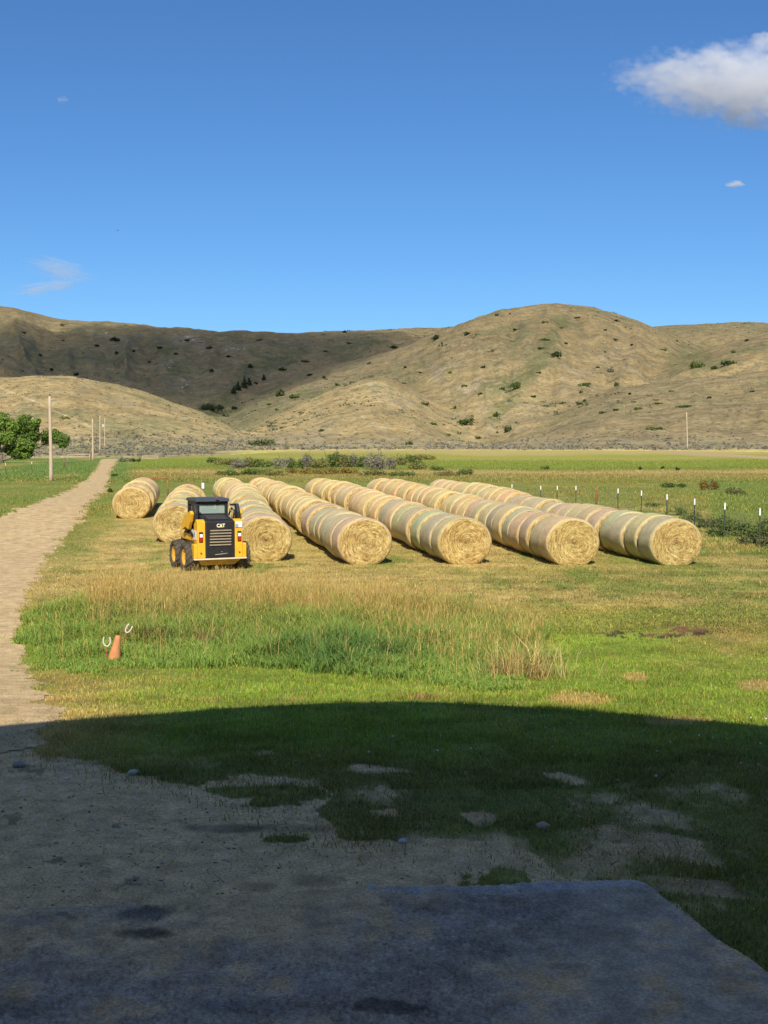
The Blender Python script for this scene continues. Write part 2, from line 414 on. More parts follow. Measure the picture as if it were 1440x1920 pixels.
def dirt_color(x, y, u, v):
    a = fbm(x / 1.1, y / 1.1, 301, 5); b = fbm(x * 3, y * 3, 302, 4); cc = fbm(x / .35, y / .22, 303, 4)
    c = mixc(DIRT, DIRT2, sm(-.4, .4, a)); c = mixc(c, DIRTD, sm(.28, .62, b * .6 + a * .45) * .55)
    c = mixc(c, C(.44,.34,.19), sm(.1, .5, cc) * sm(1180, 1350, v) * .4)
    # wheel tracks on the drive: paler, tyre-packed
    # damp and manure patches in the yard
    for (pu, pv, ru, rv, k) in ((265,1722,64,17,.86),(270,1762,50,10,.7),(420,1553,70,9,.7),(520,1554,90,9,.45),(700,1905,60,9,.8),(1290,1665,160,16,.4),(590,1652,50,10,.4),(480,1662,40,8,.35)):
        q = ((u - pu) / ru) ** 2 + ((v - pv) / rv) ** 2 + cc * 1.1 + b * 1.0 + a * .5
        c = mixc(c, C(.10,.075,.048), sm(1.5, .2, q) * k * .85)
    lit = (b > .46) & (fbm(x * 11, y * 11, 305, 2) > .1)
    c = mixc(c, C(.16,.12,.075), lit * .6)
    st = vnoise(x * 34, y * 26, 306) > .955
    c = mixc(c, C(.62,.56,.48), st * .7)
    return c

# ------------------------------------------------------------------ ground sheet (polar grid, one sheet)
fine = np.linspace(-R(22), R(22), 860)
az = np.concatenate([np.linspace(-math.pi, -R(23), 70, endpoint=False), fine, np.linspace(R(23), math.pi, 70)])
vr = np.concatenate([np.linspace(1960, 1060, 420), np.linspace(1058, 900, 110), np.linspace(899, 851.5, 70)])
rr = (CZ - .25 - .9 * sm(1150, 1500, vr)) / np.tan(np.arctan((vr - CY) / F) + PITCH)
rr = np.concatenate([[.02], np.linspace(.6, rr[0] * .97, 24), rr]); rr = rr[rr < SEAM - 4]; rr = np.concatenate([rr, [SEAM]])
AZ, RR = np.meshgrid(az, rr)
GX, GY = RR * np.sin(AZ), RR * np.cos(AZ); GZ = ground_z(GX, GY)
dirt, gu, gv = cover(GX, GY, GZ)
pu, pv, _ = project(GX, GY, GZ)
pu = np.where(GY > .5, pu, 720); pv = np.where(GY > .5, pv, 1900)
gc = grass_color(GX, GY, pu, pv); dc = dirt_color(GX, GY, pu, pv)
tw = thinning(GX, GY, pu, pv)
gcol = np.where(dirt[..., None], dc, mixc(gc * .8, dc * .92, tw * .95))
def grid_faces(nr, nc, mask=None):
    i = np.arange(nr * nc).reshape(nr, nc)
    q = np.stack([i[:-1, :-1], i[:-1, 1:], i[1:, 1:], i[1:, :-1]], -1).reshape(-1, 4)[:, ::-1]
    return q if mask is None else q[mask.ravel()]
M_ground = mat_ground('soil and turf', 60, 6, .01)
me = make_mesh('ground', np.stack([GX, GY, GZ], -1).reshape(-1, 3), grid_faces(*GX.shape), gcol.reshape(-1, 3), M_ground, True)
tag(link('ground', me), kind='structure')

# gravel drive: its own sheet a little above the ground, following the outline
sel = inpoly(gu, gv, P_ROAD) & dirt & (GY > 8) & (GY < 250)
fm = sel[:-1, :-1] & sel[1:, :-1] & sel[:-1, 1:] & sel[1:, 1:]
rc = mixc(dc, C(.44,.33,.175), .7)
me = make_mesh('gravel_road', np.stack([GX, GY, GZ + .006 + .00012 * RR], -1).reshape(-1, 3), grid_faces(*GX.shape, fm), rc.reshape(-1, 3), mat_ground('gravel', 45, 3, .012), True)
import bmesh
def prune(me):
    b = bmesh.new(); b.from_mesh(me); bmesh.ops.delete(b, geom=[v for v in b.verts if not v.link_faces], context='VERTS'); b.to_mesh(me); b.free()
prune(me)
tag(link('road', me), kind='structure')

# concrete slab, edges ragged, raised a few centimetres, partly under blown dirt
wx = GX + fbm(GX * 3.2, GY * 3.2, 401, 5) * .03; wy = GY + fbm(GX * 3.2, GY * 3.2, 402, 5) * .045
su, sv, _ = project(wx, wy, GZ)
insl = inpoly(su, sv, P_SLAB) & (GY > .9) & (RR < 14)
fm = insl[:-1, :-1] & insl[1:, :-1] & insl[:-1, 1:] & insl[1:, 1:]
a = fbm(GX * 1.2, GY * 1.2, 410, 5); b = fbm(GX * 60, GY * 42, 411, 2); b2 = fbm(GX * 5, GY * 5, 412, 4)
con = mixc(C(.34,.28,.205), C(.45,.375,.28), sm(-.4, .5, a + .4 * b2))
expo = sm(1180, 820, pu + a * 240 + 200 * b2)                       # worn, exposed aggregate
con = mixc(con, C(.14,.135,.135), sm(.25, .5, b) * expo * .42); con = mixc(con, C(.55,.52,.47), sm(-.3, -.5, b) * expo * .3)
edge = sm(22, 4, np.abs(pv - (1700 - .03 * pu)) + a * 12) * (pu > 640)
b3 = fbm(GX * 13, GY * 9, 431, 4); dcov = sm(-.1, .55, a * .9 + b2 * .7 + b3 * .35 + .42 * sm(900, 250, pu) * sm(1880, 1720, pv) + .28 * sm(1800, 1690, pv) * sm(1050, 800, pu) - .02 - .25 * sm(1050, 1250, pu))
edL = sm(170, 30, np.abs(pv - (1711 - .045 * pu)) + 40 * b2) * sm(760, 600, pu + 120 * a) * (1 - .8 * np.exp(-((pu - 455) / 60) ** 2) - .7 * np.exp(-((pu - 60) / 110) ** 2))
con = mixc(con, dc * .97, np.clip(np.maximum(dcov * .85, edL), 0, 1))
con = mixc(con, C(.50,.50,.50), edge * .5 * (1 - dcov))
for (qu, qv, ru, rv, k) in ((265,1722,70,19,.9),(270,1762,56,11,.75),(705,1908,70,12,.85),(560,1905,200,10,.35),(30,1895,50,18,.5),(1110,1770,160,14,.25),(850,1712,130,14,.3),(1060,1830,40,6,.3)):
    q = ((pu - qu) / ru) ** 2 + ((pv - qv) / rv) ** 2 + b2 * 1.1 + a * .7 + 1.5 * fbm(GX * 14, GY * 9, 430, 3)
    con = mixc(con, C(.085,.065,.045), sm(1.5, .2, q) * k * .8)
hole = sm(.35, .75, fbm(GX * 3.1, GY * 3.1, 415, 4) + .25 * expo) * expo
con = mixc(con, C(.24,.23,.225), hole * .3)
hz = .035 * sm(-200, 700, pu) + .012 + .006 * fbm(GX * 4, GY * 4, 420, 3) - .004 * (b > .25) * expo
V3 = np.stack([GX, GY, GZ + hz], -1).reshape(-1, 3); q = grid_faces(*GX.shape, fm)
ed = {}
for f in q:
    for k in range(4):
        e = (int(f[k]), int(f[(k + 1) % 4])); r_ = (e[1], e[0])
        if r_ in ed: del ed[r_]
        else: ed[e] = 1
ek = list(ed); low = {}; vl = V3.tolist(); cl = con.reshape(-1, 3).tolist()
for e in ek:
    for i in e:
        if i not in low: low[i] = len(vl); p = vl[i]; vl.append([p[0], p[1], p[2] - .09]); cl.append([c_ * .8 for c_ in cl[i]])
sk = np.array([(e[1], e[0], low[e[0]], low[e[1]]) for e in ek], np.int32)
me = make_mesh('concrete_slab', vl, [q, sk], np.array(cl), mat_ground('concrete', 70, 7, .006)); prune(me)
tag(link('concrete_pavement', me), kind='structure')

# ------------------------------------------------------------------ hills
haz = np.concatenate([np.linspace(-math.pi, -R(24), 80, endpoint=False), np.linspace(-R(22.5), R(22.5), 900), np.linspace(R(24), math.pi, 80)])
hr = np.concatenate([[SEAM - 4, SEAM], np.geomspace(SEAM + 1.5, 700, 260), np.geomspace(704, 2600, 250)])
AZ, RR = np.meshgrid(haz, hr)
HX, HY = RR * np.sin(AZ), RR * np.cos(AZ); HZ = hills_z(HX, HY)
k = RR <= SEAM; HZ = np.where(k, ground_z(HX, HY) - np.where(RR < SEAM, .6, 0), HZ)
hu, hv, _ = project(HX, np.maximum(HY, 1), HZ)
def pl(poly, w):
    """closeness to a photo polyline, in photo pixels"""
    best = np.full(hu.shape, 1e9)
    for (ax, ay), (bx, by) in zip(poly[:-1], poly[1:]):
        dx, dy = bx - ax, by - ay; t = np.clip(((hu - ax) * dx + (hv - ay) * dy) / (dx * dx + dy * dy), 0, 1)
        best = np.minimum(best, np.hypot(hu - ax - t * dx, hv - ay - t * dy))
    return sm(w, w * .3, best + fbm(HX / 14, HY / 30, 77, 4) * w * .9)
n1 = fbm(HX / 60, HY / 110, 501, 5); n2 = fbm(HX / 9, HY / 22, 502, 5); n3 = fbm(HX / 3.2, HY / 7, 503, 3); n4 = fbm(HX / 160, HY / 240, 504, 4)
hc = mixc(C(.335,.255,.115), C(.40,.31,.145), sm(-.4, .5, n1))
hc = mixc(hc, C(.25,.215,.115), sm(.05, .6, n2 + .4 * n4) * .75)
hc = mixc(hc, C(.23,.22,.10), sm(.1, .5, n1 * .5 + n4) * .5)
hc = mixc(hc, C(.15,.145,.085), sm(.22, .55, n3 + .35 * n2) * .62)
hc = mixc(hc, C(.47,.37,.21), sm(.45, .75, fbm(HX / 24, HY / 40, 505, 4)) * .55)
n5 = fbm(HX / 34, HY / 60, 507, 5); n6 = fbm(HX / 4.5, HY / 10, 508, 4)
hc = mixc(hc, C(.21,.22,.095), sm(.05, .5, n5 + .35 * n2) * .62); hc = mixc(hc, C(.30,.265,.175), sm(.1, .5, n6 - .5 * n5) * .5); hc = mixc(hc, C(.12,.13,.06), sm(.34, .6, n6 + .5 * n5) * .7)
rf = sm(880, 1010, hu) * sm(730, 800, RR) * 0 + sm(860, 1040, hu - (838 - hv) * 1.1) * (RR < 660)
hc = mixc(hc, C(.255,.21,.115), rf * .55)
for poly, w, kk in (([(1052,604),(1030,640),(1010,690),(985,720),(950,755),(925,780)], 17, .6), ([(1000,690),(950,725)], 16, .5), ([(1268,690),(1285,672),(1310,664)], 26, .5), ([(1300,700),(1360,682)], 12, .5),
                    ([(560,660),(520,675),(470,690),(440,730),(400,765)], 20, .65), ([(450,775),(410,775),(380,762)], 12, .7), ([(1100,765),(1010,800)], 8, .3), ([(560,742),(600,738)], 12, .5), ([(60,655),(40,690)], 14, .4), ([(300,640),(330,690)], 14, .4), ([(700,640),(620,660)], 18, .4)):
    hc = mixc(hc, C(.125,.155,.05), pl(poly, w) * kk)
for poly, w, kk in (([(820,700),(850,690),(875,712)], 26, .5), ([(1060,695),(1100,700)], 22, .45), ([(1140,668),(1180,664)], 18, .4), ([(690,730),(760,752)], 20, .35), ([(330,636),(360,632),(375,642)], 12, .65), ([(425,655),(460,652)], 9, .6), ([(340,722),(358,728)], 16, .55), ([(300,690),(320,680)], 9, .5), ([(160,620),(250,640)], 8, .4)):
    hc = mixc(hc, C(.50,.42,.29), pl(poly, w) * kk * sm(-.3, .3, n3 + n2))
hc = mixc(hc, C(.52,.42,.23), pl([(-40,712),(0,727),(60,750),(96,768),(130,782),(172,801)], 3.4) * (RR < 560) * .8)
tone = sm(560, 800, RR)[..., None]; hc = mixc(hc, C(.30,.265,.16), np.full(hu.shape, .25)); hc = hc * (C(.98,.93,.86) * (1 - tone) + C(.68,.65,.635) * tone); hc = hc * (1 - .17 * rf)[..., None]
# foot of the hills joins the valley grass
gcc = grass_color(HX, HY, hu, hv)
foot = sm(845, 838, hv + fbm(HX / 14, HY / 20, 520, 3) * 3.5) * sm(380, 500, hu) + sm(866, 858, hv + fbm(HX / 8, HY / 20, 521, 3) * 3) * sm(500, 380, hu)
foot = np.clip(np.where(RR < 420, foot, 1), 0, 1)
sage = mixc(C(.27,.26,.175), C(.36,.29,.15), sm(-.2, .4, n2))
hc = mixc(hc, sage * .9, sm(812, 830, hv) * (RR < 480) * .35)
hc = mixc(gcc, hc, foot)
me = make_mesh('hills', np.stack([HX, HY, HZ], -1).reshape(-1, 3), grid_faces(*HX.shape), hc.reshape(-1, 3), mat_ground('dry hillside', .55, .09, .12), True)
tag(link('hills', me), kind='structure')

# ------------------------------------------------------------------ grass blades
M_grass = mat_leaf('grass blades', .35, .55)
def blades(x, y, z, h, w, lean, col, tipcol, yaw=None, bend=1.0):
    n = len(x); yaw = rng.uniform(0, 2 * np.pi, n) if yaw is None else yaw
    la = rng.uniform(0, 2 * np.pi, n)
    sx, sy = np.cos(yaw) * w / 2, np.sin(yaw) * w / 2; lx, ly = np.cos(la) * lean * h, np.sin(la) * lean * h
    P = np.zeros((n, 5, 3))
    P[:, 0] = np.stack([x - sx, y - sy, z - .01], -1); P[:, 1] = np.stack([x + sx, y + sy, z - .01], -1)
    mx, my, mz = x + lx * .35 * bend, y + ly * .35 * bend, z + h * .6
    P[:, 2] = np.stack([mx - sx * .75, my - sy * .75, mz], -1); P[:, 3] = np.stack([mx + sx * .75, my + sy * .75, mz], -1)
    P[:, 4] = np.stack([x + lx, y + ly, z + h * np.sqrt(np.clip(1 - .5 * lean ** 2, .2, 1))], -1)
    i = np.arange(n)[:, None] * 5
    T = np.concatenate([i + [0, 1, 3], i + [0, 3, 2], i + [2, 3, 4]])
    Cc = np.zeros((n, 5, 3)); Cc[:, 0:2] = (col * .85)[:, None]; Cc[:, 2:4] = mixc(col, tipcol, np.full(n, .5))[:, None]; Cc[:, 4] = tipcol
    return P.reshape(-1, 3), T, Cc.reshape(-1, 3)
def scatter(n, u0, u1, v0, v1):
    u = rng.uniform(u0, u1, n); v = rng.uniform(v0, v1, n)
    x, y, z = hits_near(u, v); return x, y, z
def emit(name, parts, label=None):
    V, T, Cc, o = [], [], [], 0
    for p, t, c in parts: V.append(p); T.append(t + o); Cc.append(c); o += len(p)
    me = make_mesh(name, np.concatenate(V), np.concatenate(T), np.concatenate(Cc), M_grass)
    return tag(link(name, me), kind='stuff')
def jit(c, n, s=.22):
    return np.clip(c * (1 + rng.normal(0, s, (n, 1))) * (1 + rng.normal(0, .06, (n, 3))), .004, .9)

parts = []
# short lawn, sunlit and in the shade
for (n, u0, u1, v0, v1) in ((int(250000 * GD), -150, 1620, 1135, 1480), (int(90000 * GD), 300, 1620, 1480, 1900), (60000, 1620, 2500, 1135, 1900), (20000, -700, -150, 1135, 1420)):
    x, y, z = scatter(n, u0, u1, v0, v1)
    d, _, _ = cover(x, y, z); uu, vv, _ = project(x, y, z)
    clump = fbm(x * 2.3, y * 2.3, 601, 4)
    sl_ = inpoly(uu, vv, P_SLAB)
    d2, _, _ = cover(x + .22 * fbm(x * 5, y * 5, 131, 3) + rng.normal(0, .10, n), y + rng.normal(0, .22, n), z)
    keep = (~d | (~d2 & (rng.random(n) < .6))) & (~sl_) & (rng.random(n) > .93 * thinning(x, y, uu, vv)) & (rng.random(n) < np.maximum(.55 + 1.2 * clump, .34)) & (~inpoly(uu, vv, P_MUD) | (rng.random(n) < .25))
    x, y, z, uu, vv, clump = x[keep], y[keep], z[keep], uu[keep], vv[keep], clump[keep]
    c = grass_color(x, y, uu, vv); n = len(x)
    h = rng.uniform(.02, .055, n) * (1 + 1.0 * np.clip(clump, 0, 1)) * (1 - .25 * sm(1400, 1560, vv))
    c = jit(c, n) * 1.12; dry = rng.random(n) < .10; c[dry] = jit(np.tile(STRAW, (dry.sum(), 1)), dry.sum())
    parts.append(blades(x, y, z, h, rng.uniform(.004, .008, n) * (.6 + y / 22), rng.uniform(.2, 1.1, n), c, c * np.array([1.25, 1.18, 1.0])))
emit('lawn_grass', parts)
# mown stubble and loose hay over the field
parts = []
x, y, z = scatter(int(120000 * GD), -120, 1560, 985, 1190); uu, vv, _ = project(x, y, z)
d, _, _ = cover(x, y, z); keep = (~d) & (rng.random(len(x)) < .65 + .6 * fbm(x / .8, y / .5, 611, 3)) & ~inpoly(uu, vv, P_MUD)
x, y, z, uu, vv = x[keep], y[keep], z[keep], uu[keep], vv[keep]; n = len(x)
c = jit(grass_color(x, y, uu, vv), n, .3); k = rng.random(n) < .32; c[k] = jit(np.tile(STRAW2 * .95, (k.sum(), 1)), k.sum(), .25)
parts.append(blades(x, y, z, rng.uniform(.03, .09, n), rng.uniform(.008, .016, n), rng.uniform(.5, 2.2, n), c, c * 1.1))
emit('mown_grass', parts)
# loose straw on the yard edge in the shade
parts = []
x, y, z = scatter(16000, -60, 1500, 1290, 1700); uu, vv, _ = project(x, y, z)
w_ = np.exp(-((uu - 120) / 240) ** 2 - ((vv - 1340) / 50) ** 2) + np.exp(-((uu - 1230) / 150) ** 2 - ((vv - 1600) / 50) ** 2) * 1.3 + np.exp(-((uu - 450) / 420) ** 2 - ((vv - 1420) / 55) ** 2) * .4 + .06
keep = rng.random(len(x)) < w_; x, y, z = x[keep], y[keep], z[keep]; n = len(x)
c = jit(np.tile(STRAW * .9, (n, 1)), n, .3)
parts.append(blades(x, y, z + .012, rng.uniform(.02, .05, n), rng.uniform(.003, .006, n), rng.uniform(2.5, 6, n), c, c, bend=.9))
emit('loose_straw', parts)

# tall uncut grass on the bank
def in_tall(n, grow=0):
    x, y, z = scatter(n, 20, 1040, 1105, 1300)
    wx = x + fbm(x / .7, y / .7, 621, 3) * .5; wy = y + fbm(x / .7, y / .7, 622, 3) * .8
    uu, vv, _ = project(wx, wy, z); k = inpoly(uu, vv, P_TALL)
    return x[k], y[k], z[k], uu[k], vv[k]
parts = []
x, y, z, uu, vv = in_tall(int(120000 * GD)); n = len(x)
cl = fbm(x / .8, y / .8, 631, 3); back = sm(1215, 1150, vv)
fl = lerp(1258, 1288, sm(250, 520, uu)); front_edge = sm(fl, fl - 85, vv)
dk = np.exp(-((uu - 640) / 140) ** 2 - ((vv - 1238) / 24) ** 2)
h = (.08 + .27 * front_edge + .12 * dk) * (1 - .45 * sm(150, 60, uu)) * rng.uniform(.5, 1.25, n) * (1 + .75 * cl) * lerp(1, .9, back)
c = mixc(C(.17,.27,.045), C(.31,.39,.075), np.clip(rng.random(n) * .8 + cl * .3, 0, 1)); c = mixc(c, C(.40,.32,.10), back * rng.random(n) * sm(140, 200, uu))
c = mixc(c, C(.09,.17,.04), np.clip(dk * 1.2, 0, .8))
parts.append(blades(x, y, z, h, rng.uniform(.008, .018, n) * (1 + .8 * dk), rng.uniform(.2, 1.15, n), jit(c, n, .25), jit(c * 1.25, n, .15)))
emit('bank_grass', parts)
parts = []
x, y, z, uu, vv = in_tall(int(95000 * GD)); cl = fbm(x / 1.1, y / 1.1, 641, 3)
lim = lerp(1178, 1206, sm(450, 800, uu)); pr = sm(lim, lim - 34, vv) * np.clip(.42 + 1.0 * cl, 0, 1) * sm(135, 185, uu) * lerp(1, .26, sm(450, 820, uu)) + np.exp(-((uu - 985) / 24) ** 2) * sm(1262, 1210, vv) * .16 + np.exp(-((uu - 880) / 120) ** 2) * sm(1275, 1215, vv) * .10 + .012
k = rng.random(len(x)) < pr; x, y, z, uu, vv, cl = x[k], y[k], z[k], uu[k], vv[k], cl[k]; n = len(x)
h = rng.uniform(.32, .80, n) * (1 + .35 * cl) * lerp(1.0, .85, sm(500, 950, uu))
c = mixc(C(.62,.40,.11), C(.72,.52,.19), rng.random(n)); c = mixc(c, C(.36,.33,.08), (rng.random(n) < .2) * .8)
parts.append(blades(x, y, z, h, rng.uniform(.0035, .0075, n), rng.uniform(.05, .55, n), jit(c * .88, n, .2), jit(c * 1.1, n, .15)))
hx, hy, hz_ = x, y, z
# seed heads near the stem tips
P, T, Cc = blades(x + rng.normal(0, .02, n), y, z + h * .8, rng.uniform(.05, .12, n), rng.uniform(.006, .012, n), rng.uniform(.1, .7, n), jit(c * .95, n, .2), jit(c, n, .2))
parts.append((P, T, Cc))
emit('dry_grass', parts)
# dead, rust coloured weeds and dark gaps in the bank
parts = []
for (pu_, pv_, s_, col_, n) in ((1195,1178,.9,(.16,.085,.045),240), (1290,1172,.6,(.22,.11,.055),200), (258,1200,.30,(.20,.075,.03),260),(285,1196,.22,(.09,.06,.035),200),(390,1206,.45,(.17,.085,.045),330),(800,1300,.14,(.42,.24,.10),130),(975,1262,.26,(.52,.38,.14),420),(1004,1258,.35,(.56,.42,.17),160)):
    p = hit(pu_, pv_ + 12); x = p.x + rng.normal(0, s_, n); y = p.y + rng.normal(0, s_ * .7, n); z = ground_z(x, y)
    hh = .10 if pv_ == 1300 else (.05 if pu_ > 1100 else .42)
    c = jit(np.tile(C(*col_), (n, 1)), n, .35)
    parts.append(blades(x, y, z, rng.uniform(.3, 1.25, n) * hh * (1.3 if 960 < pu_ < 1100 else 1), rng.uniform(.004, .011, n), rng.uniform(.15, 1.1, n), c, c * 1.2))
emit('dead_weeds', parts)

# coarse meadow grass further out (bigger tufts as they get smaller in view)
parts = []
def meadow(n, u0, u1, v0, v1, hh, ww, cmul=1.1, thr=.5):
    x, y, z = scatter(n, u0, u1, v0, v1); uu, vv, _ = project(x, y, z)
    d, _, _ = cover(x, y, z); cl = fbm(x / 2.5, y / 5, 651, 3)
    k = (~d) & (rng.random(n) < thr + .9 * cl) & (y < 235) ; x, y, z, uu, vv, cl = x[k], y[k], z[k], uu[k], vv[k], cl[k]; n = len(x)
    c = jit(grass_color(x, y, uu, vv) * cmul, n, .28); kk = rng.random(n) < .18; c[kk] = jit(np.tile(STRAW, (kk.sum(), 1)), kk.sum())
    parts.append(blades(x, y, z, rng.uniform(.5, 1.3, n) * hh * (1 + .6 * np.clip(cl, 0, 1)), rng.uniform(.6, 1.4, n) * ww, rng.uniform(.2, 1.0, n), c, c * 1.15))
meadow(int(34000 * GD), -200, 210, 905, 985, .10, .02); meadow(int(34000 * GD), 1290, 1640, 940, 1040, .10, .016); meadow(int(40000 * GD), 985, 1640, 900, 960, .13, .024)
meadow(int(90000 * GD), -200, 1640, 862, 905, .15, .045, 1.0, .75)
emit('meadow_grass', parts)
# clover heads dotted over the shaded lawn, stones on the yard
ico = bmesh.new(); bmesh.ops.create_icosphere(ico, subdivisions=1, radius=1); IV = np.array([v.co for v in ico.verts]); IF = np.array([[v.index for v in f.verts] for f in ico.faces]); ico.free()
def blobs(name, x, y, z, r, flat, col, mat):
    n = len(x); m = len(IV)
    P = IV[None] * (1 + rng.normal(0, .18, (n, m, 1))) * (r[:, None, None]); P[:, :, 0] *= rng.uniform(.8, 1.5, n)[:, None]; P[:, :, 2] *= flat
    a = rng.uniform(0, 6.28, n); X = P[:, :, 0] * np.cos(a)[:, None] - P[:, :, 1] * np.sin(a)[:, None]; Y = P[:, :, 0] * np.sin(a)[:, None] + P[:, :, 1] * np.cos(a)[:, None]
    P[:, :, 0], P[:, :, 1] = X, Y; P += np.stack([x, y, z], -1)[:, None]
    Fc = (IF[None] + (np.arange(n) * m)[:, None, None]).reshape(-1, 3)
    o = link(name, make_mesh(name, P.reshape(-1, 3), Fc, np.repeat(col, m, 0), mat)); return tag(o, kind='stuff')
x, y, z = scatter(240, 520, 1500, 1352, 1480); d, _, _ = cover(x, y, z); uu, vv, _ = project(x, y, z)
k = (~d) & (rng.random(len(x)) < .06 + .26 * sm(850, 1250, uu)); n = int(k.sum())
blobs('clover_flowers', x[k], y[k], z[k] + .055, rng.uniform(.006, .011, n), .9, jit(np.tile(C(.75,.72,.66), (n, 1)), n, .1), M_grass)
x, y, z = scatter(5200, -150, 1500, 1290, 1900); d, _, _ = cover(x, y, z); uu, vv, _ = project(x, y, z)
k = d & ~inpoly(uu, vv, P_SLAB); x, y, z = x[k], y[k], z[k]; n = len(x)
r = rng.lognormal(-5.45, .5, n)
cc_ = mixc(C(.42,.33,.22), C(.58,.50,.40), rng.random(n)); kd = rng.random(n) < .2; cc_[kd] = C(.2,.15,.1)
blobs('gravel', x, y, z + r * .1, r, .6, jit(cc_, n, .15), M_ground)
for (u_, v_, rad, cl_, lb) in ((250,1452,.045,(.60,.57,.5),'pale flat stone on the bare yard left of the shaded lawn'), (36,1437,.05,(.42,.36,.3),'grey brown stone low on the shaded drive at the far left'), (697,1668,.035,(.58,.55,.5),'pale stone lying just beyond the concrete edge'), (1018,1554,.05,(.46,.37,.26),'round brown stone lying in the shaded grass'), (755,1580,.03,(.62,.6,.56),'small white stone where the shaded grass meets bare dirt')):
    p = hit(u_, v_); st = bmesh.new(); bmesh.ops.create_icosphere(st, subdivisions=2, radius=rad)
    for q in st.verts: q.co *= 1 + .25 * (random.random() - .5); q.co.z *= .55
    m_ = bpy.data.meshes.new('stone'); st.to_mesh(m_); st.free(); m_.materials.append(mat_paint('stone', cl_, .9, .1, .35, scale=25))
    for f in m_.polygons: f.use_smooth = True
    tag(link('stone', m_, None, (p.x, p.y, p.z + rad * .3)), lb, 'stone', 'stones on the yard')
# ------------------------------------------------------------------ hay bales
def mat_hay():
    t = NT('hay'); tc = t.n('ShaderNodeTexCoord'); oi = t.n('ShaderNodeObjectInfo')
    sx = t.n('ShaderNodeSeparateXYZ'); t.l(tc.outputs['Object'], sx.inputs[0]); X, Y, Z = sx.outputs
    r = t.math('SQRT', t.math('ADD', t.math('MULTIPLY', X, X), t.math('MULTIPLY', Z, Z)))
    th = t.math('ARCTAN2', Z, X)
    wob = t.noise(tc.outputs['Object'], 3.0, 3)
    r2 = t.math('ADD', r, t.math('MULTIPLY', wob, .16))
    cb = t.n('ShaderNodeCombineXYZ'); t.l(t.math('MULTIPLY', r2, 17), cb.inputs[0]); t.l(t.math('MULTIPLY', t.math('MULTIPLY', th, r), 6.0), cb.inputs[1])
    t.l(t.math('ADD', t.math('MULTIPLY', oi.outputs['Random'], 40), t.math('MULTIPLY', Y, 22)), cb.inputs[2])
    ring = t.noise(cb.outputs[0], 1.0, 5, .72)
    cb2 = t.n('ShaderNodeCombineXYZ'); t.l(t.math('MULTIPLY', r2, 95), cb2.inputs[0]); t.l(t.math('MULTIPLY', th, 5.0), cb2.inputs[1]); t.l(t.math('MULTIPLY', oi.outputs['Random'], 60), cb2.inputs[2])
    fine_ = t.noise(cb2.outputs[0], 1.0, 4, .7)
    c = t.ramp(ring, [(.30, (.155, .10, .042)), (.43, (.39, .275, .11)), (.55, (.55, .445, .195)), (.70, (.75, .65, .35))])
    c = t.mul(c, t.ramp(fine_, [(.3, (.66, .64, .6)), (.65, (1.2, 1.17, 1.1))]))
    blot = t.noise(tc.outputs['Object'], 2.2, 3)
    c = t.mul(c, t.ramp(blot, [(.35, (.80, .70, .60)), (.62, (1.08, 1.06, 1.0))]))
    c = t.mul(c, oi.outputs['Color'], .6)
    core = t.n('ShaderNodeMapRange'); core.inputs['From Min'].default_value = .02; core.inputs['From Max'].default_value = .2; core.inputs['To Min'].default_value = .75
    t.l(r, core.inputs['Value']); c = t.mul(c, core.outputs[0])
    xn, zn = t.math('MULTIPLY', X, 1 / .79), t.math('MULTIPLY', Z, 1 / .71)
    rn = t.math('SQRT', t.math('ADD', t.math('MULTIPLY', xn, xn), t.math('MULTIPLY', zn, zn)))
    rim_ = t.n('ShaderNodeMapRange'); rim_.inputs['From Min'].default_value = .91; rim_.inputs['From Max'].default_value = .97; rim_.inputs['To Max'].default_value = .75
    t.l(t.math('ADD', rn, t.math('MULTIPLY', t.math('SUBTRACT', ring, .5), .08)), rim_.inputs['Value'])
    pale = t.mul((.62, .50, .265), t.ramp(fine_, [(.3, (.78, .76, .7)), (.65, (1.08, 1.06, 1.02))]))
    chunk = t.noise(tc.outputs['Object'], 26, 4, .75); c = t.mul(c, t.ramp(chunk, [(.34, (.62, .60, .56)), (.5, (1, 1, 1)), (.64, (1.22, 1.22, 1.18))]))
    t.color(t.mul(c, pale, rim_.outputs[0], 'MIX'))
    h = t.math('ADD', ring, t.math('MULTIPLY', fine_, .6)); t.bump(h, .9, .035); t.b.inputs['Roughness'].default_value = .8
    return t.m
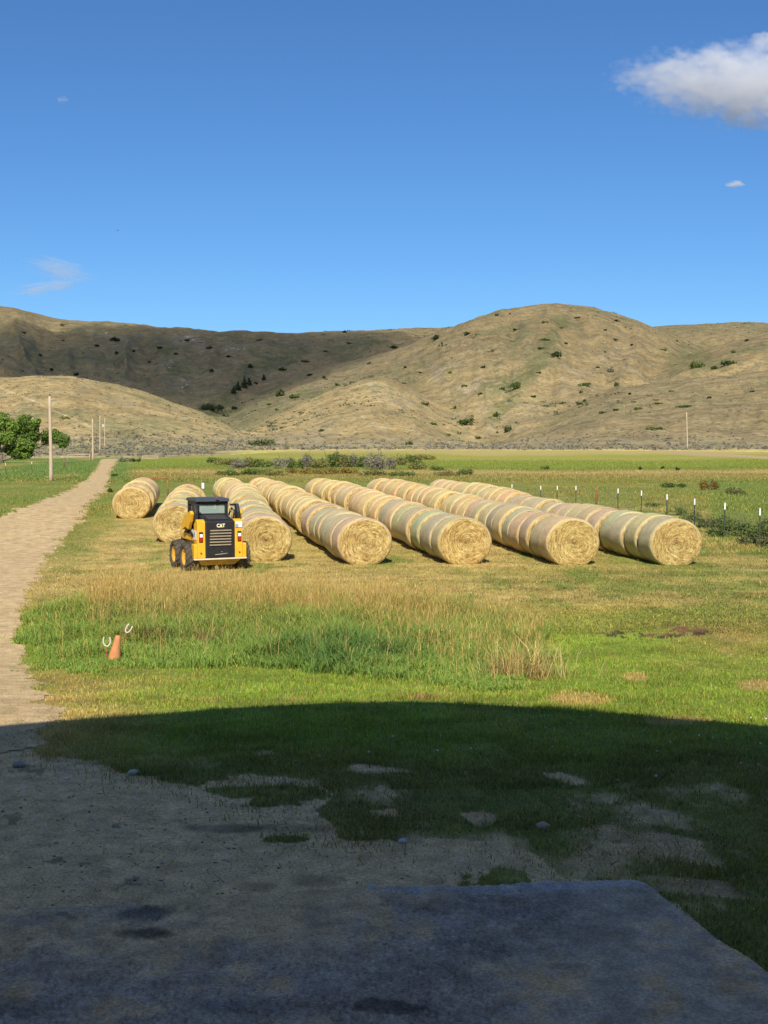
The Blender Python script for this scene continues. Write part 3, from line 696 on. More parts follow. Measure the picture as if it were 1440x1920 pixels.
def mat_net():
    t = NT('net wrapped hay'); tc = t.n('ShaderNodeTexCoord'); oi = t.n('ShaderNodeObjectInfo')
    sx = t.n('ShaderNodeSeparateXYZ'); t.l(tc.outputs['Object'], sx.inputs[0]); X, Y, Z = sx.outputs
    th = t.math('ARCTAN2', Z, X)
    cb = t.n('ShaderNodeCombineXYZ'); t.l(t.math('MULTIPLY', Y, 17), cb.inputs[0]); t.l(t.math('MULTIPLY', th, .9), cb.inputs[1]); t.l(t.math('MULTIPLY', oi.outputs['Random'], 80), cb.inputs[2])
    st = t.noise(cb.outputs[0], 1.0, 5, .65)
    cb2 = t.n('ShaderNodeCombineXYZ'); t.l(t.math('MULTIPLY', Y, 60), cb2.inputs[0]); t.l(t.math('MULTIPLY', th, 9), cb2.inputs[1]); t.l(t.math('MULTIPLY', oi.outputs['Random'], 30), cb2.inputs[2])
    fi = t.noise(cb2.outputs[0], 1.0, 5, .75)
    c = t.ramp(st, [(.34, (.80, .78, .74)), (.5, (1, 1, 1)), (.66, (1.16, 1.10, .98))])
    c = t.mul(c, oi.outputs['Color']); c = t.mul(c, t.ramp(fi, [(.3, (.62, .60, .56)), (.7, (1.3, 1.28, 1.22))]))
    pa = t.noise(tc.outputs['Object'], 2.5, 3); c = t.mul(c, t.ramp(pa, [(.38, (.86, .88, .86)), (.65, (1.08, 1.03, .96))]))
    t.color(c); t.bump(t.math('ADD', st, fi), .6, .02); t.b.inputs['Roughness'].default_value = .62; t.b.inputs['Specular IOR Level'].default_value = .35
    return t.m
M_hay, M_net = mat_hay(), mat_net()
BW, BH, BL = 1.58, 1.42, 1.09
MARG = [(.030, .01), (.018, .008), (.026, .0), (.016, .02), (.034, .01), (.02, .0)]
def bale_mesh(seed):
    n, rw = 56, 13
    ys = np.linspace(0, BL, 9)
    prof = [(0, .0), (.006, .12), (.0, .3), (-.004, .5), (.004, .7), (.0, .84), (.012, .93), (.035, .97)] + [(.085, 1.0)] + [(y, 1.005) for y in ys[1:-1]] + [(BL - .085, 1.0), (BL - .03, .965), (BL - .008, .92), (BL, .6), (BL, 0)]
    th = np.arange(n) * 2 * np.pi / n
    V = []
    for (y, rr_) in prof:
        wob = 1 + .016 * fbm(np.cos(th) * 1.6 + seed * 7, np.sin(th) * 1.6 + y, seed, 3) + .010 * fbm(th * 4, y * 6 + seed, seed + 9, 2) * (rr_ > .9)
        x = np.cos(th) * BW / 2 * rr_ * wob; z = np.sin(th) * BH / 2 * rr_ * wob
        z = np.where(z < -BH * .44, -BH * .44 + (z + BH * .44) * .35, z)          # flattened where it sits
        yy = y + (.028 * fbm(rr_ * 9 + 0 * th, th * 1.3, seed + 4, 3) + .02 * fbm(x * 3, z * 3, seed + 5, 2)) * (1 if y < .02 or y > BL - .02 else 0)
        V.append(np.stack([x, yy, z], -1))
    V = np.concatenate(V); m = len(prof)
    i = np.arange(m * n).reshape(m, n); j = np.roll(i, -1, 1)
    Fq = np.stack([i[:-1], i[1:], j[1:], j[:-1]], -1).reshape(-1, 4)
    V[:, 2] += BH * .44 + (BH / 2 - BH * .44) * .35
    V[:, 2] -= V[:, 2].min()
    cz = BH * .44 + .02
    V[:, 2] -= cz                                                                # origin at the bale's axis
    me = make_mesh('hay_bale', V, Fq, None, M_hay, True)
    return me, cz
def net_mesh(seed):
    n = 56; th = np.arange(n) * 2 * np.pi / n; f0, f1 = MARG[seed]; ys = np.concatenate([[f0, f0 + .022, f0 + .065], np.linspace(f0 + .16, BL - f1 - .16, 6), [BL - f1 - .065, BL - f1 - .022, BL - f1 - .004]]); NR = [.968, .990, 1.012] + [1.013] * 6 + [1.012, .990, .966]; V = []
    for k, y in enumerate(ys):
        wob = 1 + .016 * fbm(np.cos(th) * 1.6 + seed * 7, np.sin(th) * 1.6 + y, seed, 3) + .010 * fbm(th * 4, y * 6 + seed, seed + 9, 2)
        yy = y + (.022 * fbm(th * 2.2, seed + 3.3 * (k == 0) + 0 * th, 70 + seed, 3) if k in (0, len(ys) - 1) else 0 * th)
        rr_ = NR[k]
        x = np.cos(th) * BW / 2 * rr_ * wob; z = np.sin(th) * BH / 2 * rr_ * wob
        z = np.where(z < -BH * .44, -BH * .44 + (z + BH * .44) * .35 , z)
        V.append(np.stack([x, yy, z], -1))
    V = np.concatenate(V); m = len(ys); i = np.arange(m * n).reshape(m, n); j = np.roll(i, -1, 1)
    Fq = np.stack([i[:-1], i[1:], j[1:], j[:-1]], -1).reshape(-1, 4)
    V[:, 2] += .015
    return make_mesh('net_wrap', V, Fq, None, M_net, True)
protos = []
for sd in range(6):
    bm_, cz = bale_mesh(sd); nm_ = net_mesh(sd); protos.append((bm_, nm_, cz))
ORD = ['front', 'second', 'third', 'fourth', 'fifth', 'sixth', 'seventh', 'eighth', 'ninth', 'tenth', 'eleventh', 'twelfth', 'thirteenth', 'fourteenth', 'fifteenth', 'sixteenth', 'seventeenth', 'eighteenth', 'nineteenth', 'twentieth',
       '21st', '22nd', '23rd', '24th', '25th', '26th', '27th', '28th', '29th', '30th', '31st', '32nd', '33rd', '34th', '35th', '36th']
ROWS = [  # name, path of (photo column, depth)
 ('the short row at the far left', [(246, 49.6), (271, 57.6)], 7),
 ('the row behind the loader cab', [(327, 41.2), (338, 46), (353, 52.6)], 10),
 ('the row just right of the loader', [(497, 34.6), (474, 43.5), (462, 54), (452, 58), (428, 66.5)], 29),
 ('the row fourth from the left', [(685, 33.6), (600, 43.5), (545, 53), (495, 66)], 31),
 ('the row third from the right', [(873, 33.7), (752, 44), (655, 56), (600, 66)], 32),
 ('the row second from the right', [(1077, 33.4), (930, 43), (800, 55), (715, 66)], 32),
 ('the row furthest right', [(1271, 33.4), (1085, 42), (930, 53), (835, 64)], 31),
]
GREENS = [(.53, .455, .27), (.55, .47, .285), (.58, .47, .275), (.57, .475, .28), (.52, .455, .285)]
TANS = [(.71, .545, .275), (.73, .56, .285), (.69, .54, .27), (.72, .545, .265), (.67, .53, .285)]
for ri, (rname, path, cnt) in enumerate(ROWS):
    pts = np.array([((u - CX) / F * d, d) for u, d in path]); seg = np.hypot(*np.diff(pts, axis=0).T); cum = np.concatenate([[0], np.cumsum(seg)])
    s_ = 0.0; k = 0
    tanfrom = {0: 1, 1: 6, 2: 13, 3: 9, 4: 9, 5: 8, 6: 13}[ri]
    while k < cnt and s_ + BL * .5 < cum[-1] + 1:
        x = np.interp(s_, cum, pts[:, 0]); y = np.interp(s_, cum, pts[:, 1]); s2 = min(s_ + 2.5, cum[-1]); s1 = max(s2 - 4, 0)
        dx = np.interp(s2, cum, pts[:, 0]) - np.interp(s1, cum, pts[:, 0]); dy = np.interp(s2, cum, pts[:, 1]) - np.interp(s1, cum, pts[:, 1])
        ang = -math.atan2(dx, dy) + random.uniform(-.05, .05)
        off = random.uniform(-.09, .09) if k else 0
        bm_, nm_, cz = protos[(k * 5 + ri * 2 + (k // 3)) % 6]
        b = link('hay_bale', bm_); w = link('net_wrap', nm_, b)
        sc = random.uniform(.945, 1.045) if k else 1.0
        b.location = (x + off, y, float(ground_z(x + off, y)) + cz * sc - .035); b.rotation_euler = (0, 0, ang); b.scale = (sc * random.uniform(.985, 1.015), 1, sc)
        base = random.choice(TANS if k + random.randint(-2, 2) >= tanfrom else GREENS)
        w.color = (*[q * random.uniform(.9, 1.08) for q in base], 1)
        q = random.uniform(.93, 1.05); b.color = (q * random.uniform(.97, 1.06), q, q * random.uniform(.88, 1.0), 1)
        nth = ORD[k]
        lab = f'round hay bale at the front of {rname}' if k == 0 else f'wrapped round hay bale, {nth} from the front of {rname}'
        if k and (k == cnt - 1): lab = f'wrapped round hay bale at the far end of {rname}'
        tag(b, lab, 'hay bale', 'round hay bales lined up in rows on the mown field')
        s_ += BL * random.uniform(1.0, 1.05) + .03; k += 1

# ------------------------------------------------------------------ skid steer loader
Y_ = mat_paint('yellow paint', (.82, .44, .022), .38, .5, .22); YD = mat_paint('dusty yellow paint', (.50, .33, .09), .7, .3, .45)
BK = mat_paint('black paint', (.016, .016, .018), .38, .5, .3); BKM = mat_paint('matt black', (.022, .021, .021), .7, .3, .3)
RUB = mat_paint('dusty rubber', (.115, .098, .078), .95, .1, .5, scale=14); GRY = mat_paint('grey steel', (.30, .28, .25), .55, .4, .3); SLT = mat_paint('dusty slat', (.36, .29, .20), .6, .3, .3)
WHT = mat_paint('white decal', (.72, .70, .68), .5, .4, .1); REDL = mat_paint('red lens', (.42, .015, .01), .15, .6, .05); WHL = mat_paint('clear lens', (.85, .83, .80), .12, .6, .02)
LGT = mat_paint('worn edge', (.72, .62, .44), .6, .3, .2); SEATM = mat_paint('seat vinyl', (.05, .055, .07), .7, .3, .2)
def mat_glass():
    t = NT('tinted glass'); t.b.inputs['Base Color'].default_value = (.45, .58, .52, 1); t.b.inputs['Roughness'].default_value = .06; t.b.inputs['Alpha'].default_value = .38; t.b.inputs['Specular IOR Level'].default_value = .8
    return t.m
GL = mat_glass()
p = at(351, 32.2); yaw = R(25); cs, sn = math.cos(yaw), math.sin(yaw)
L = empty('skid_steer', (p.x + .77 * cs, p.y + .77 * sn, 0), yaw)
L.location.z = float(ground_z(L.location.x, L.location.y)) - .02
tag(L, 'yellow and black wheeled skid steer loader parked with its rear to the camera', 'loader')
def part(mb, name, mat, parent=L, bevel=.012, smooth=False): return mb.build(name, mat, parent, smooth, bevel)
m = MB(); m.box(-.50, .50, -.46, 1.35, .30, .98); m.box(-.60, -.50, -.2, 1.2, .82, 1.0); m.box(.50, .60, -.2, 1.2, .82, 1.0); body = part(m, 'chassis', Y_)
for s in (-1, 1):
    m = MB(); x0, x1 = sorted((s * .415, s * .64)); m.prism([(-.52, .375), (-.18, .375), (-.14, 1.30), (-.34, 1.44), (-.50, 1.385)], x0, x1); pil = part(m, 'rear_pillar', Y_, bevel=.02)
    m = MB(); x0, x1 = sorted((s * .642, s * .745)); m.prism([(-.53, .375), (-.30, .375), (-.22, .62), (-.30, .77), (-.50, .77), (-.53, .73)], x0, x1); part(m, 'rear_flare', Y_, bevel=.015)
    m = MB(); cx = s * .545; m.box(cx - .055, cx + .055, -.535, -.515, .82, 1.10); tl = part(m, 'tail_light', BKM, bevel=.006)
    m = MB(); m.box(cx - .042, cx + .042, -.552, -.534, .835, .945); part(m, 'red_lens', REDL, tl, .006)
    m = MB(); m.box(cx - .042, cx + .042, -.552, -.534, .955, 1.045); part(m, 'white_lens', WHL, tl, .006)
    m = MB(); m.lathe([(0, .001), (0, .026), (.014, .024), (.018, .001)], 14); ro = m.build('reflector', REDL, L, True); ro.rotation_euler = (0, 0, -math.pi / 2); ro.location = (cx, -.522, .52)
    # black tower and lift arm
    m = MB(); x0, x1 = sorted((s * .56, s * .64)); m.prism([(-.34, 1.36), (-.08, 1.36), (-.02, 1.84), (-.20, 1.84), (-.33, 1.62)], x0, x1); part(m, 'arm_tower', BK)
    m = MB(); x0, x1 = sorted((s * .645, s * .735)); m.prism([(-.22, 1.58), (-.10, 1.66), (.28, 1.56), (.70, 1.36), (.82, 1.18), (.70, 1.10), (.40, 1.20), (.10, 1.14), (-.10, 1.36)], x0, x1); arm = part(m, 'lift_arm', Y_, bevel=.01); m = MB(); x0, x1 = sorted((s * .50, s * .57)); m.prism([(.66, 1.26), (.80, 1.20), (1.45, .82), (1.70, .42), (1.56, .38), (1.34, .72), (.66, 1.10)], x0, x1); part(m, 'lower_arm', BK, arm, .008)
    m = MB(); m.tube([(s * .60, -.12, 1.02), (s * .60, .55, 1.24)], .045, 12); m.tube([(s * .60, .5, 1.225), (s * .60, 1.05, 1.12)], .026, 10); part(m, 'lift_cylinder', GRY, bevel=0, smooth=True)
m = MB(); m.box(.44, .66, -.06, .02, 1.78, 1.835); m.box(-.66, -.44, -.06, .02, 1.78, 1.835); part(m, 'tower_crossbar', BK)
m = MB(); m.box(-.745, .745, -.555, -.40, .335, .374); part(m, 'bumper_edge', LGT, bevel=.008)
m = MB(); m.add([(-.60, -.50, .333), (.60, -.50, .333), (.47, -.30, .165), (-.47, -.30, .165), (-.60, 1.2, .333), (.60, 1.2, .333), (.47, 1.1, .165), (-.47, 1.1, .165)], [(0, 1, 2, 3), (4, 7, 6, 5), (0, 3, 7, 4), (1, 5, 6, 2), (3, 2, 6, 7)]); part(m, 'belly_pan', YD, bevel=0)
m = MB(); m.box(-.412, .412, -.535, -.45, .378, 1.385); door = part(m, 'rear_door', BK, bevel=.022)
m = MB(); m.box(-.33, .33, -.541, -.530, .70, 1.15); part(m, 'grille_opening', BKM, door, .004)
for k in range(6):
    z = .72 + k * .079; m = MB(); m.box(-.315 + .004 * k, .30 + .006 * (k > 3), -.566, -.542, z, z + .034); part(m, 'grille_slat', SLT, door, .005)
m = MB(); m.box(-.28, .30, -.548, -.533, .42, .62); part(m, 'lower_panel', BKM, door, .012)
m = MB(); m.tube([(-.16, -.553, .47), (.1, -.556, .49), (.2, -.553, .50)], .012, 8); m.tube([(.03, -.547, .545), (.03, -.566, .545)], .016, 8); part(m, 'door_latch', GRY, door, 0, True)
m = MB(); m.prism([(-.48, 1.387), (-.44, 1.40), (.22, 1.53), (.22, 1.0), (-.44, 1.0)], -.41, .41); hood = part(m, 'engine_hood', BK, bevel=.02)
m = MB()
for k in range(7): yy = -.33 + k * .065; m.box(-.29, .29, yy, yy + .03, 1.42 + (yy + .44) * .197 - .012, 1.42 + (yy + .44) * .197 + .008)
part(m, 'hood_vent', mat_paint('dull grey vent', (.06, .057, .055), .6, .4, .3), hood, 0)
# lettering on the door
def text(name, s, size, mat, parent, loc, rot, extrude=.004):
    cu = bpy.data.curves.new(name, 'FONT'); cu.body = s; cu.size = size; cu.extrude = extrude; cu.align_x = 'CENTER'; cu.align_y = 'CENTER'; cu.offset = size * .028
    o = bpy.data.objects.new(name, cu); COL.objects.link(o); bpy.context.view_layer.update()
    me = bpy.data.meshes.new_from_object(o.evaluated_get(bpy.context.evaluated_depsgraph_get())); bpy.data.objects.remove(o)
    me.materials.clear(); me.materials.append(mat); o = link(name, me, parent, loc); o.rotation_euler = rot; return o
bd = text('badge_lettering', 'CAT', .118, WHL, door, (.01, -.541, 1.262), (R(90), 0, 0)); bd.scale = (1.0, 1.1, 1)
m = MB(); m.add([(-.055, -.552, 1.217), (.065, -.552, 1.217), (.005, -.552, 1.272), (-.055, -.540, 1.217), (.065, -.540, 1.217), (.005, -.540, 1.272)], [(0, 1, 2), (3, 5, 4), (0, 3, 4, 1), (1, 4, 5, 2), (2, 5, 3, 0)]); part(m, 'badge_triangle', mat_paint('badge yellow', (.85, .60, .05), .4, .4, .05), door, 0)
m = MB(); m.box(.43, .625, -.530, -.512, 1.20, 1.365); part(m, 'white_decal', WHT, bevel=.004)
m = MB(); m.box(.425, .515, -.5325, -.5295, 1.205, 1.30); part(m, 'grey_decal', mat_paint('grey decal', (.33, .33, .36), .5, .4, .1), bevel=0)
# engine bay side, label plate
m = MB(); m.prism([(-.14, .98), (.62, .98), (.45, 1.34), (.1, 1.36), (-.14, 1.30)], -.585, -.505); m.prism([(-.14, .98), (.62, .98), (.45, 1.34), (-.14, 1.30)], .505, .585); part(m, 'side_screen', BKM)
m = MB(); m.box(-.655, -.643, -.42, -.16, .88, 1.13); part(m, 'side_label_plate', WHT, bevel=.003)
m = MB(); m.box(-.658, -.654, -.30, -.20, .95, 1.08); part(m, 'label_print', mat_paint('decal print', (.25, .26, .27), .5, .4, .1), bevel=0)
m = MB(); m.tube([(-.60, .10, .95), (-.66, .22, 1.12), (-.62, .35, 1.2)], .03, 8); m.tube([(-.57, .0, .92), (-.68, .05, 1.05), (-.6, .2, 1.25)], .02, 8); m.tube([(.52, -.05, 1.45), (.60, .05, 1.62), (.55, .2, 1.70), (.5, .3, 1.5)], .022, 8); part(m, 'hydraulic_hose', BKM, bevel=0, smooth=True)
m = MB(); m.tube([(.50, -.02, 1.40), (.535, .06, 1.6), (.50, .2, 1.66)], .03, 8); part(m, 'hose_sleeve', mat_paint('tan hose', (.35, .24, .10), .7, .2, .3), bevel=0, smooth=True)
# cab
m = MB()
for s in (-1, 1):
    m.box(*sorted((s * .37, s * .455)), .22, .32, 1.0, 1.90); m.box(*sorted((s * .37, s * .455)), 1.06, 1.14, .95, 1.90)
    m.box(*sorted((s * .37, s * .455)), .321, 1.059, 1.80, 1.90); m.box(*sorted((s * .385, s * .445)), .321, 1.059, 1.0, 1.16)
m.box(-.369, .369, .225, .30, 1.80, 1.90); m.box(-.369, .369, .225, .31, 1.0, 1.56); m.box(-.369, .369, 1.07, 1.13, 1.84, 1.90)
cab = part(m, 'cab_frame', BK)
m = MB(); m.prism([(.14, 1.90), (.20, 1.975), (1.05, 1.99), (1.20, 1.94), (1.20, 1.902), (.14, 1.895)], -.48, .48); part(m, 'cab_roof', mat_paint('roof paint', (.05, .055, .065), .28, .6, .2), bevel=.02)
m = MB(); m.box(-.368, .368, .262, .272, 1.561, 1.799); part(m, 'rear_window', GL, cab, 0)
for s in (-1, 1):
    m = MB()
    for k in range(11): z = 1.18 + k * .056; m.box(*sorted((s * .41, s * .423)), .321, 1.059, z, z + .018)
    for k in range(9): yy = .34 + k * .083; m.box(*sorted((s * .4245, s * .435)), yy, yy + .018, 1.161, 1.799)
    part(m, 'side_guard', BK, cab, 0)
m = MB(); m.box(-.24, .24, .42, .52, 1.1, 1.68); m.box(-.24, .24, .42, .90, 1.02, 1.14); m.box(-.12, .12, .43, .51, 1.69, 1.80); part(m, 'operator_seat', SEATM, bevel=.04)
m = MB(); m.box(-.33, .33, 1.08, 1.10, 1.05, 1.84); part(m, 'front_door_glass', GL, bevel=0)
m = MB(); m.box(.05, .13, .03, .09, 1.985, 2.02); part(m, 'beacon', REDL, bevel=.01)
m = MB(); m.prism([(1.60, .15), (1.72, .15), (1.76, .75), (1.66, .75)], -.6, .6); part(m, 'tool_coupler', BKM)
# wheels
def wheel_meshes():
    ro, w = .395, .33
    t = MB(); t.lathe([(-.10, .235), (-.145, .25), (-.165, .30), (-.16, .355), (-.14, .372), (0, .378), (.14, .372), (.16, .355), (.165, .30), (.145, .25), (.10, .235)], 40)
    n = 15
    for k in range(n):
        for s in (-1, 1):
            a0 = 2 * math.pi * (k + (.5 if s > 0 else 0)) / n
            def P(ax, a, r): return (ax, r * math.cos(a), r * math.sin(a))
            x0, x1 = s * .165, s * -.02; da = .36; th_ = .105
            vs = []
            for (ax, aa) in ((x0, a0 + da), (x0, a0 + da + th_ * 1.25), (x1, a0 + th_), (x1, a0)):
                r0 = .365 if ax != x0 else .335; r1 = ro + .012 if ax != x0 else ro - .005
                vs += [P(ax, aa, r0), P(ax, aa, r1)]
            t.add(vs, [(0, 2, 3, 1), (2, 4, 5, 3), (4, 6, 7, 5), (6, 0, 1, 7), (1, 3, 5, 7), (0, 6, 4, 2)])
    r = MB(); r.lathe([(-.10, .236), (-.125, .236), (-.13, .222), (-.07, .20), (-.05, .12), (-.07, .10), (-.085, .06), (-.085, .001)], 32)
    for k in range(8):
        a = 2 * math.pi * k / 8; r.tube([(-.045, .095 * 1.5 * math.cos(a), .095 * 1.5 * math.sin(a)), (-.075, .1425 * math.cos(a), .1425 * math.sin(a))], .013, 6)
    r.lathe([(.10, .236), (.09, .20), (.02, .1), (.02, .001)], 32)
    return t, r
tm, rm = wheel_meshes(); first = None
for (x, y) in ((-.755, 0), (-.755, 1.06), (.755, 0), (.755, 1.06)):
    if first is None:
        first = w = empty('wheel'); w.parent = L
        ty = tm.build('tyre', RUB, w, False, .008); rim = rm.build('rim', mat_paint('rim yellow', (.72, .40, .05), .6, .3, .3), w, True)
    else: w = copy_tree(first, L)
    w.location = (x, y, .39); w.rotation_euler = (random.uniform(0, 6), 0, math.pi if x > 0 else 0)

# ------------------------------------------------------------------ poles and fences
M_pole = mat_wood('weathered pole', (.36, .27, .18), (.60, .48, .35)); M_post = mat_wood('old post', (.13, .085, .05), (.26, .17, .10))
M_tp = mat_paint('green steel', (.05, .07, .045), .6, .4, .3); M_tip = mat_paint('white tip', (.85, .85, .83), .5, .3, .05); M_rust = mat_paint('rusty pipe', (.33, .15, .05), .8, .2, .4); M_wire = mat_paint('wire', (.30, .28, .26), .5, .5, .2)
def pole(ub, vb, ut, vt, d, lab, rad=.15, fittings=0):
    x = (ub - CX) / F * d; zb = float(any_z(x, d)); a_, b_, c_ = rays(ut, vt); xt = a_ / b_ * d; zt = CZ + c_ / b_ * d
    o = empty('utility_pole', (x, d, zb - .3)); hgt = zt - zb + .3
    m = MB(); m.tube([(xt - x) * t_ * Vector((1, 0, 0)) + Vector((.02 * math.sin(t_ * 5), 0, hgt * t_)) for t_ in np.linspace(0, 1, 9)], [rad * (1 - .33 * t_) for t_ in np.linspace(0, 1, 9)], 12)
    m.build('shaft', M_pole, o, True)
    m = MB(); m.tube([(xt - x, 0, hgt - .01), (xt - x, 0, hgt + .10)], [.055, .045], 8); m.tube([(xt - x, 0, hgt + .10), (xt - x, 0, hgt + .17)], [.07, .05], 8); m.build('insulator', mat_paint('insulator', (.13, .09, .07), .3, .5, .1), o, True)
    if fittings:
        m = MB(); m.lathe([(0, .001), (0, .24), (.05, .26), (.75, .26), (.80, .22), (.82, .001)], 16, 'z'); tr = m.build('transformer', mat_paint('transformer grey', (.55, .53, .45), .5, .4, .15), o, True); tr.location = (xt - x - .42, -.1, hgt - 2.4)
        m = MB(); m.tube([(xt - x - .30, -.1, hgt - 1.55), (xt - x - .30, -.1, hgt - 1.35)], .05, 8); m.build('bushing', M_post, tr, True)
    tag(o, lab, 'utility pole', 'utility poles in the valley')
pole(95.5, 905, 93.5, 743, 99, 'tall bare wooden utility pole nearest the gravel road, left of the bales', .17)
pole(174.5, 862, 173.5, 785, 226, 'wooden utility pole standing where the gravel road disappears', .20)
pole(188, 833, 187.5, 779, 285, 'slim wooden utility pole just beyond the road end, without a transformer', .17)
pole(197, 833, 196.5, 784, 300, 'wooden utility pole with a transformer can near its top beyond the road', .15, 1)
pole(1288, 842, 1287.5, 773, 275, 'pale wooden utility pole standing alone at the foot of the right hill', .17)

def fence(name, lab, posts, wire_h, topz=None, grp=None):
    """posts: (column, top row, depth, kind)"""
    p0 = posts[0]; base = at(p0[0], p0[2]); o = empty(name, base); tops = []
    for (u, v, d, kind, hh) in posts:
        x = (u - CX) / F * d; zb = float(any_z(x, d)); a_, b_, c_ = rays(u, v); zt = CZ + c_ / b_ * d
        q = Vector((x, d, zb)) - base; h = zt - zb if hh is None else hh; tops.append((q, h))
        if kind == 't':
            m = MB(); w_ = .022; m.box(q.x - w_, q.x + w_, q.y - .006, q.y + .006, q.z - .2, q.z + h - .001); m.box(q.x - .006, q.x + .006, q.y + .007, q.y + .03, q.z - .2, q.z + h - .001)
            po = m.build('post', M_tp, o)
            m = MB(); w_ = .022; tl = min(.24, h * .28); m.box(q.x - w_, q.x + w_, q.y - .014, q.y + .034, q.z + h - tl, q.z + h); m.build('white_tip', M_tip, po)
        else:
            m = MB(); r_ = .055 if kind == 'r' else .085; m.tube([(q.x, q.y, q.z - .2), (q.x + random.uniform(-.03, .03), q.y, q.z + h)], [r_, r_ * .93], 10); m.build('post', M_rust if kind == 'r' else M_post, o, True)
    m = MB()
    for f_ in wire_h:
        for (qa, ha), (qb, hb) in zip(tops[:-1], tops[1:]):
            A_ = qa + Vector((0, -.03, ha * f_)); B_ = qb + Vector((0, -.03, hb * f_)); mid = (A_ + B_) / 2 - Vector((0, 0, .02)); m.tube([A_, mid, B_], .0055, 5, False)
    m.build('wire', M_wire, o)
    return tag(o, lab, 'fence', grp)
fence('wire_fence', 'wire fence on steel posts with white tips running along the right of the bales',
      [(1560, 975, 35.3, 't', None), (1490, 963, 37.5, 't', None), (1426, 953, 39.5, 't', None), (1360, 943, 43, 't', None), (1303, 935, 46.8, 't', None), (1251, 926.5, 51, 't', None), (1203, 920, 55, 't', None), (1159, 916, 58.5, 't', None), (1118.5, 910.5, 62, 'r', None),
       (1080, 911, 64, 't', None), (1045, 911, 66, 't', None), (1014, 911, 68, 't', None), (960, 908, 72, 't', None), (900, 905, 76, 't', None), (830, 901, 80, 't', None)], (.22, .42, .60, .78))
fence('wire_fence', 'low wire fence with pale posts crossing the meadow left of the road',
      [(-60, 905, 108, 't', 1.2), (11, 897, 112, 't', 1.25), (60, 890, 118, 't', 1.25), (121, 870, 160, 'w', 1.3), (170, 852.5, 232, 'w', 1.5)], (.3, .6, .9))
# pole rail gate beside the road, white gate at its end, rusty brace behind the first row
def rails(name, lab, cat, ps, d, hh, levels, mat, rad):
    a_, b_ = at(ps[0], d), at(ps[1], d); o = empty(name, a_); q = b_ - a_
    for k, t_ in enumerate((0, 1)):
        m = MB(); pp = q * t_; m.tube([(pp.x, pp.y, pp.z - .2), (pp.x, pp.y, pp.z + hh)], rad * 1.25, 10); m.build('post', mat, o, True)
    for lv in levels:
        m = MB(); m.tube([(0, -rad * 2.4, hh * lv), (q.x, q.y - rad * 2.4, q.z + hh * lv)], rad, 8); m.build('rail', mat, o, True)
    return tag(o, lab, cat)
rails('rail_fence', 'short pale pole rail fence left of the road end', 'fence', (128, 169), 226, 1.25, (.55, .9), M_pole, .07)
rails('pasture_gate', 'pale low gate just right of the road end', 'gate', (268, 296), 222, 1.1, (.35, .65, .95), M_pole, .06)
rails('pipe_brace', 'rusty pipe brace with one rail behind the short left bale row', 'fence', (284, 314.5), 66, 1.12, (.94,), M_rust, .035)
o = empty('marker_post', at(380.5, 70)); m = MB(); m.tube([(0, 0, -.1), (0, 0, .55)], .04, 8); m.build('stake', M_post, o, True); m = MB(); m.box(-.07, .07, -.05, .05, .45, .78); m.build('cap', M_tip, o); tag(o, 'small white topped post between the second and third bale rows', 'post')

# ------------------------------------------------------------------ cone and horseshoes
p = hit(213, 1240)
c_ = empty('traffic_cone', (p.x, p.y, p.z - .02)); c_.rotation_euler = (R(-6), R(11), R(20))
m = MB(); m.lathe([(0, .105), (.03, .10), (.12, .088), (.25, .066), (.36, .050), (.41, .044), (.425, .034), (.43, .001)], 24, 'z'); m.build('cone_body', mat_paint('faded orange', (.60, .25, .105), .85, .2, .25, scale=9), c_, True)
m = MB(); m.box(-.13, .13, -.13, .13, -.012, .012); m.build('base_plate', mat_paint('faded orange base', (.55, .22, .09), .8, .2, .3), c_, False, .01)
tag(c_, 'faded orange traffic cone leaning in the grass beside the drive', 'traffic cone')
def horseshoe(u, vbase, uc, vc, wpx, hpx, tilt, lab):
    p = hit(u, vbase); d = p.y; k = d / F; a_, b_, cc = rays(uc, vc); X = a_ / b_ * d; Z = CZ + cc / b_ * d
    o = empty('horseshoe_stake', p); q = Vector((X - p.x, 0, Z - p.z)); w, h = wpx * k / 2, hpx * k
    pts = []
    for t_ in np.linspace(0, 1, 19):
        a = math.pi * (1.18 + .0) + (math.pi * 1.64) * 0
        if t_ < .3: s_ = t_ / .3; x, z = -w * (.86 + .14 * s_), h * (.5 - .42 * s_)
        elif t_ > .7: s_ = (1 - t_) / .3; x, z = w * (.86 + .14 * s_), h * (.5 - .42 * s_)
        else: a = math.pi + (t_ - .3) / .4 * math.pi; x, z = w * math.cos(a), h * .08 + h * .5 * math.sin(a)
        pts.append((q.x + x * math.cos(tilt) + z * math.sin(tilt), q.y, q.z - x * math.sin(tilt) + z * math.cos(tilt)))
    m = MB(); m.tube(pts, .0115, 8); m.build('horseshoe', mat_paint('pale steel', (.70, .65, .54), .5, .4, .15), o, True)
    bot = Vector((q.x - .55 * h * math.sin(tilt), q.y, q.z - .55 * h * math.cos(tilt)))
    m = MB(); m.tube([(0, 0, -.15), bot * .5 + Vector((-.01, 0, 0)), bot], .011, 8); m.build('stake', M_rust, o, True)
    tag(o, lab, 'horseshoe', 'horseshoes on stakes')
horseshoe(200.5, 1237, 200.3, 1204, 13.5, 19, 0, 'pale upright horseshoe on a stake left of the orange cone')
horseshoe(225, 1222, 240.5, 1179.5, 9.5, 18, R(32), 'tilted pale horseshoe on a leaning stake behind the orange cone')

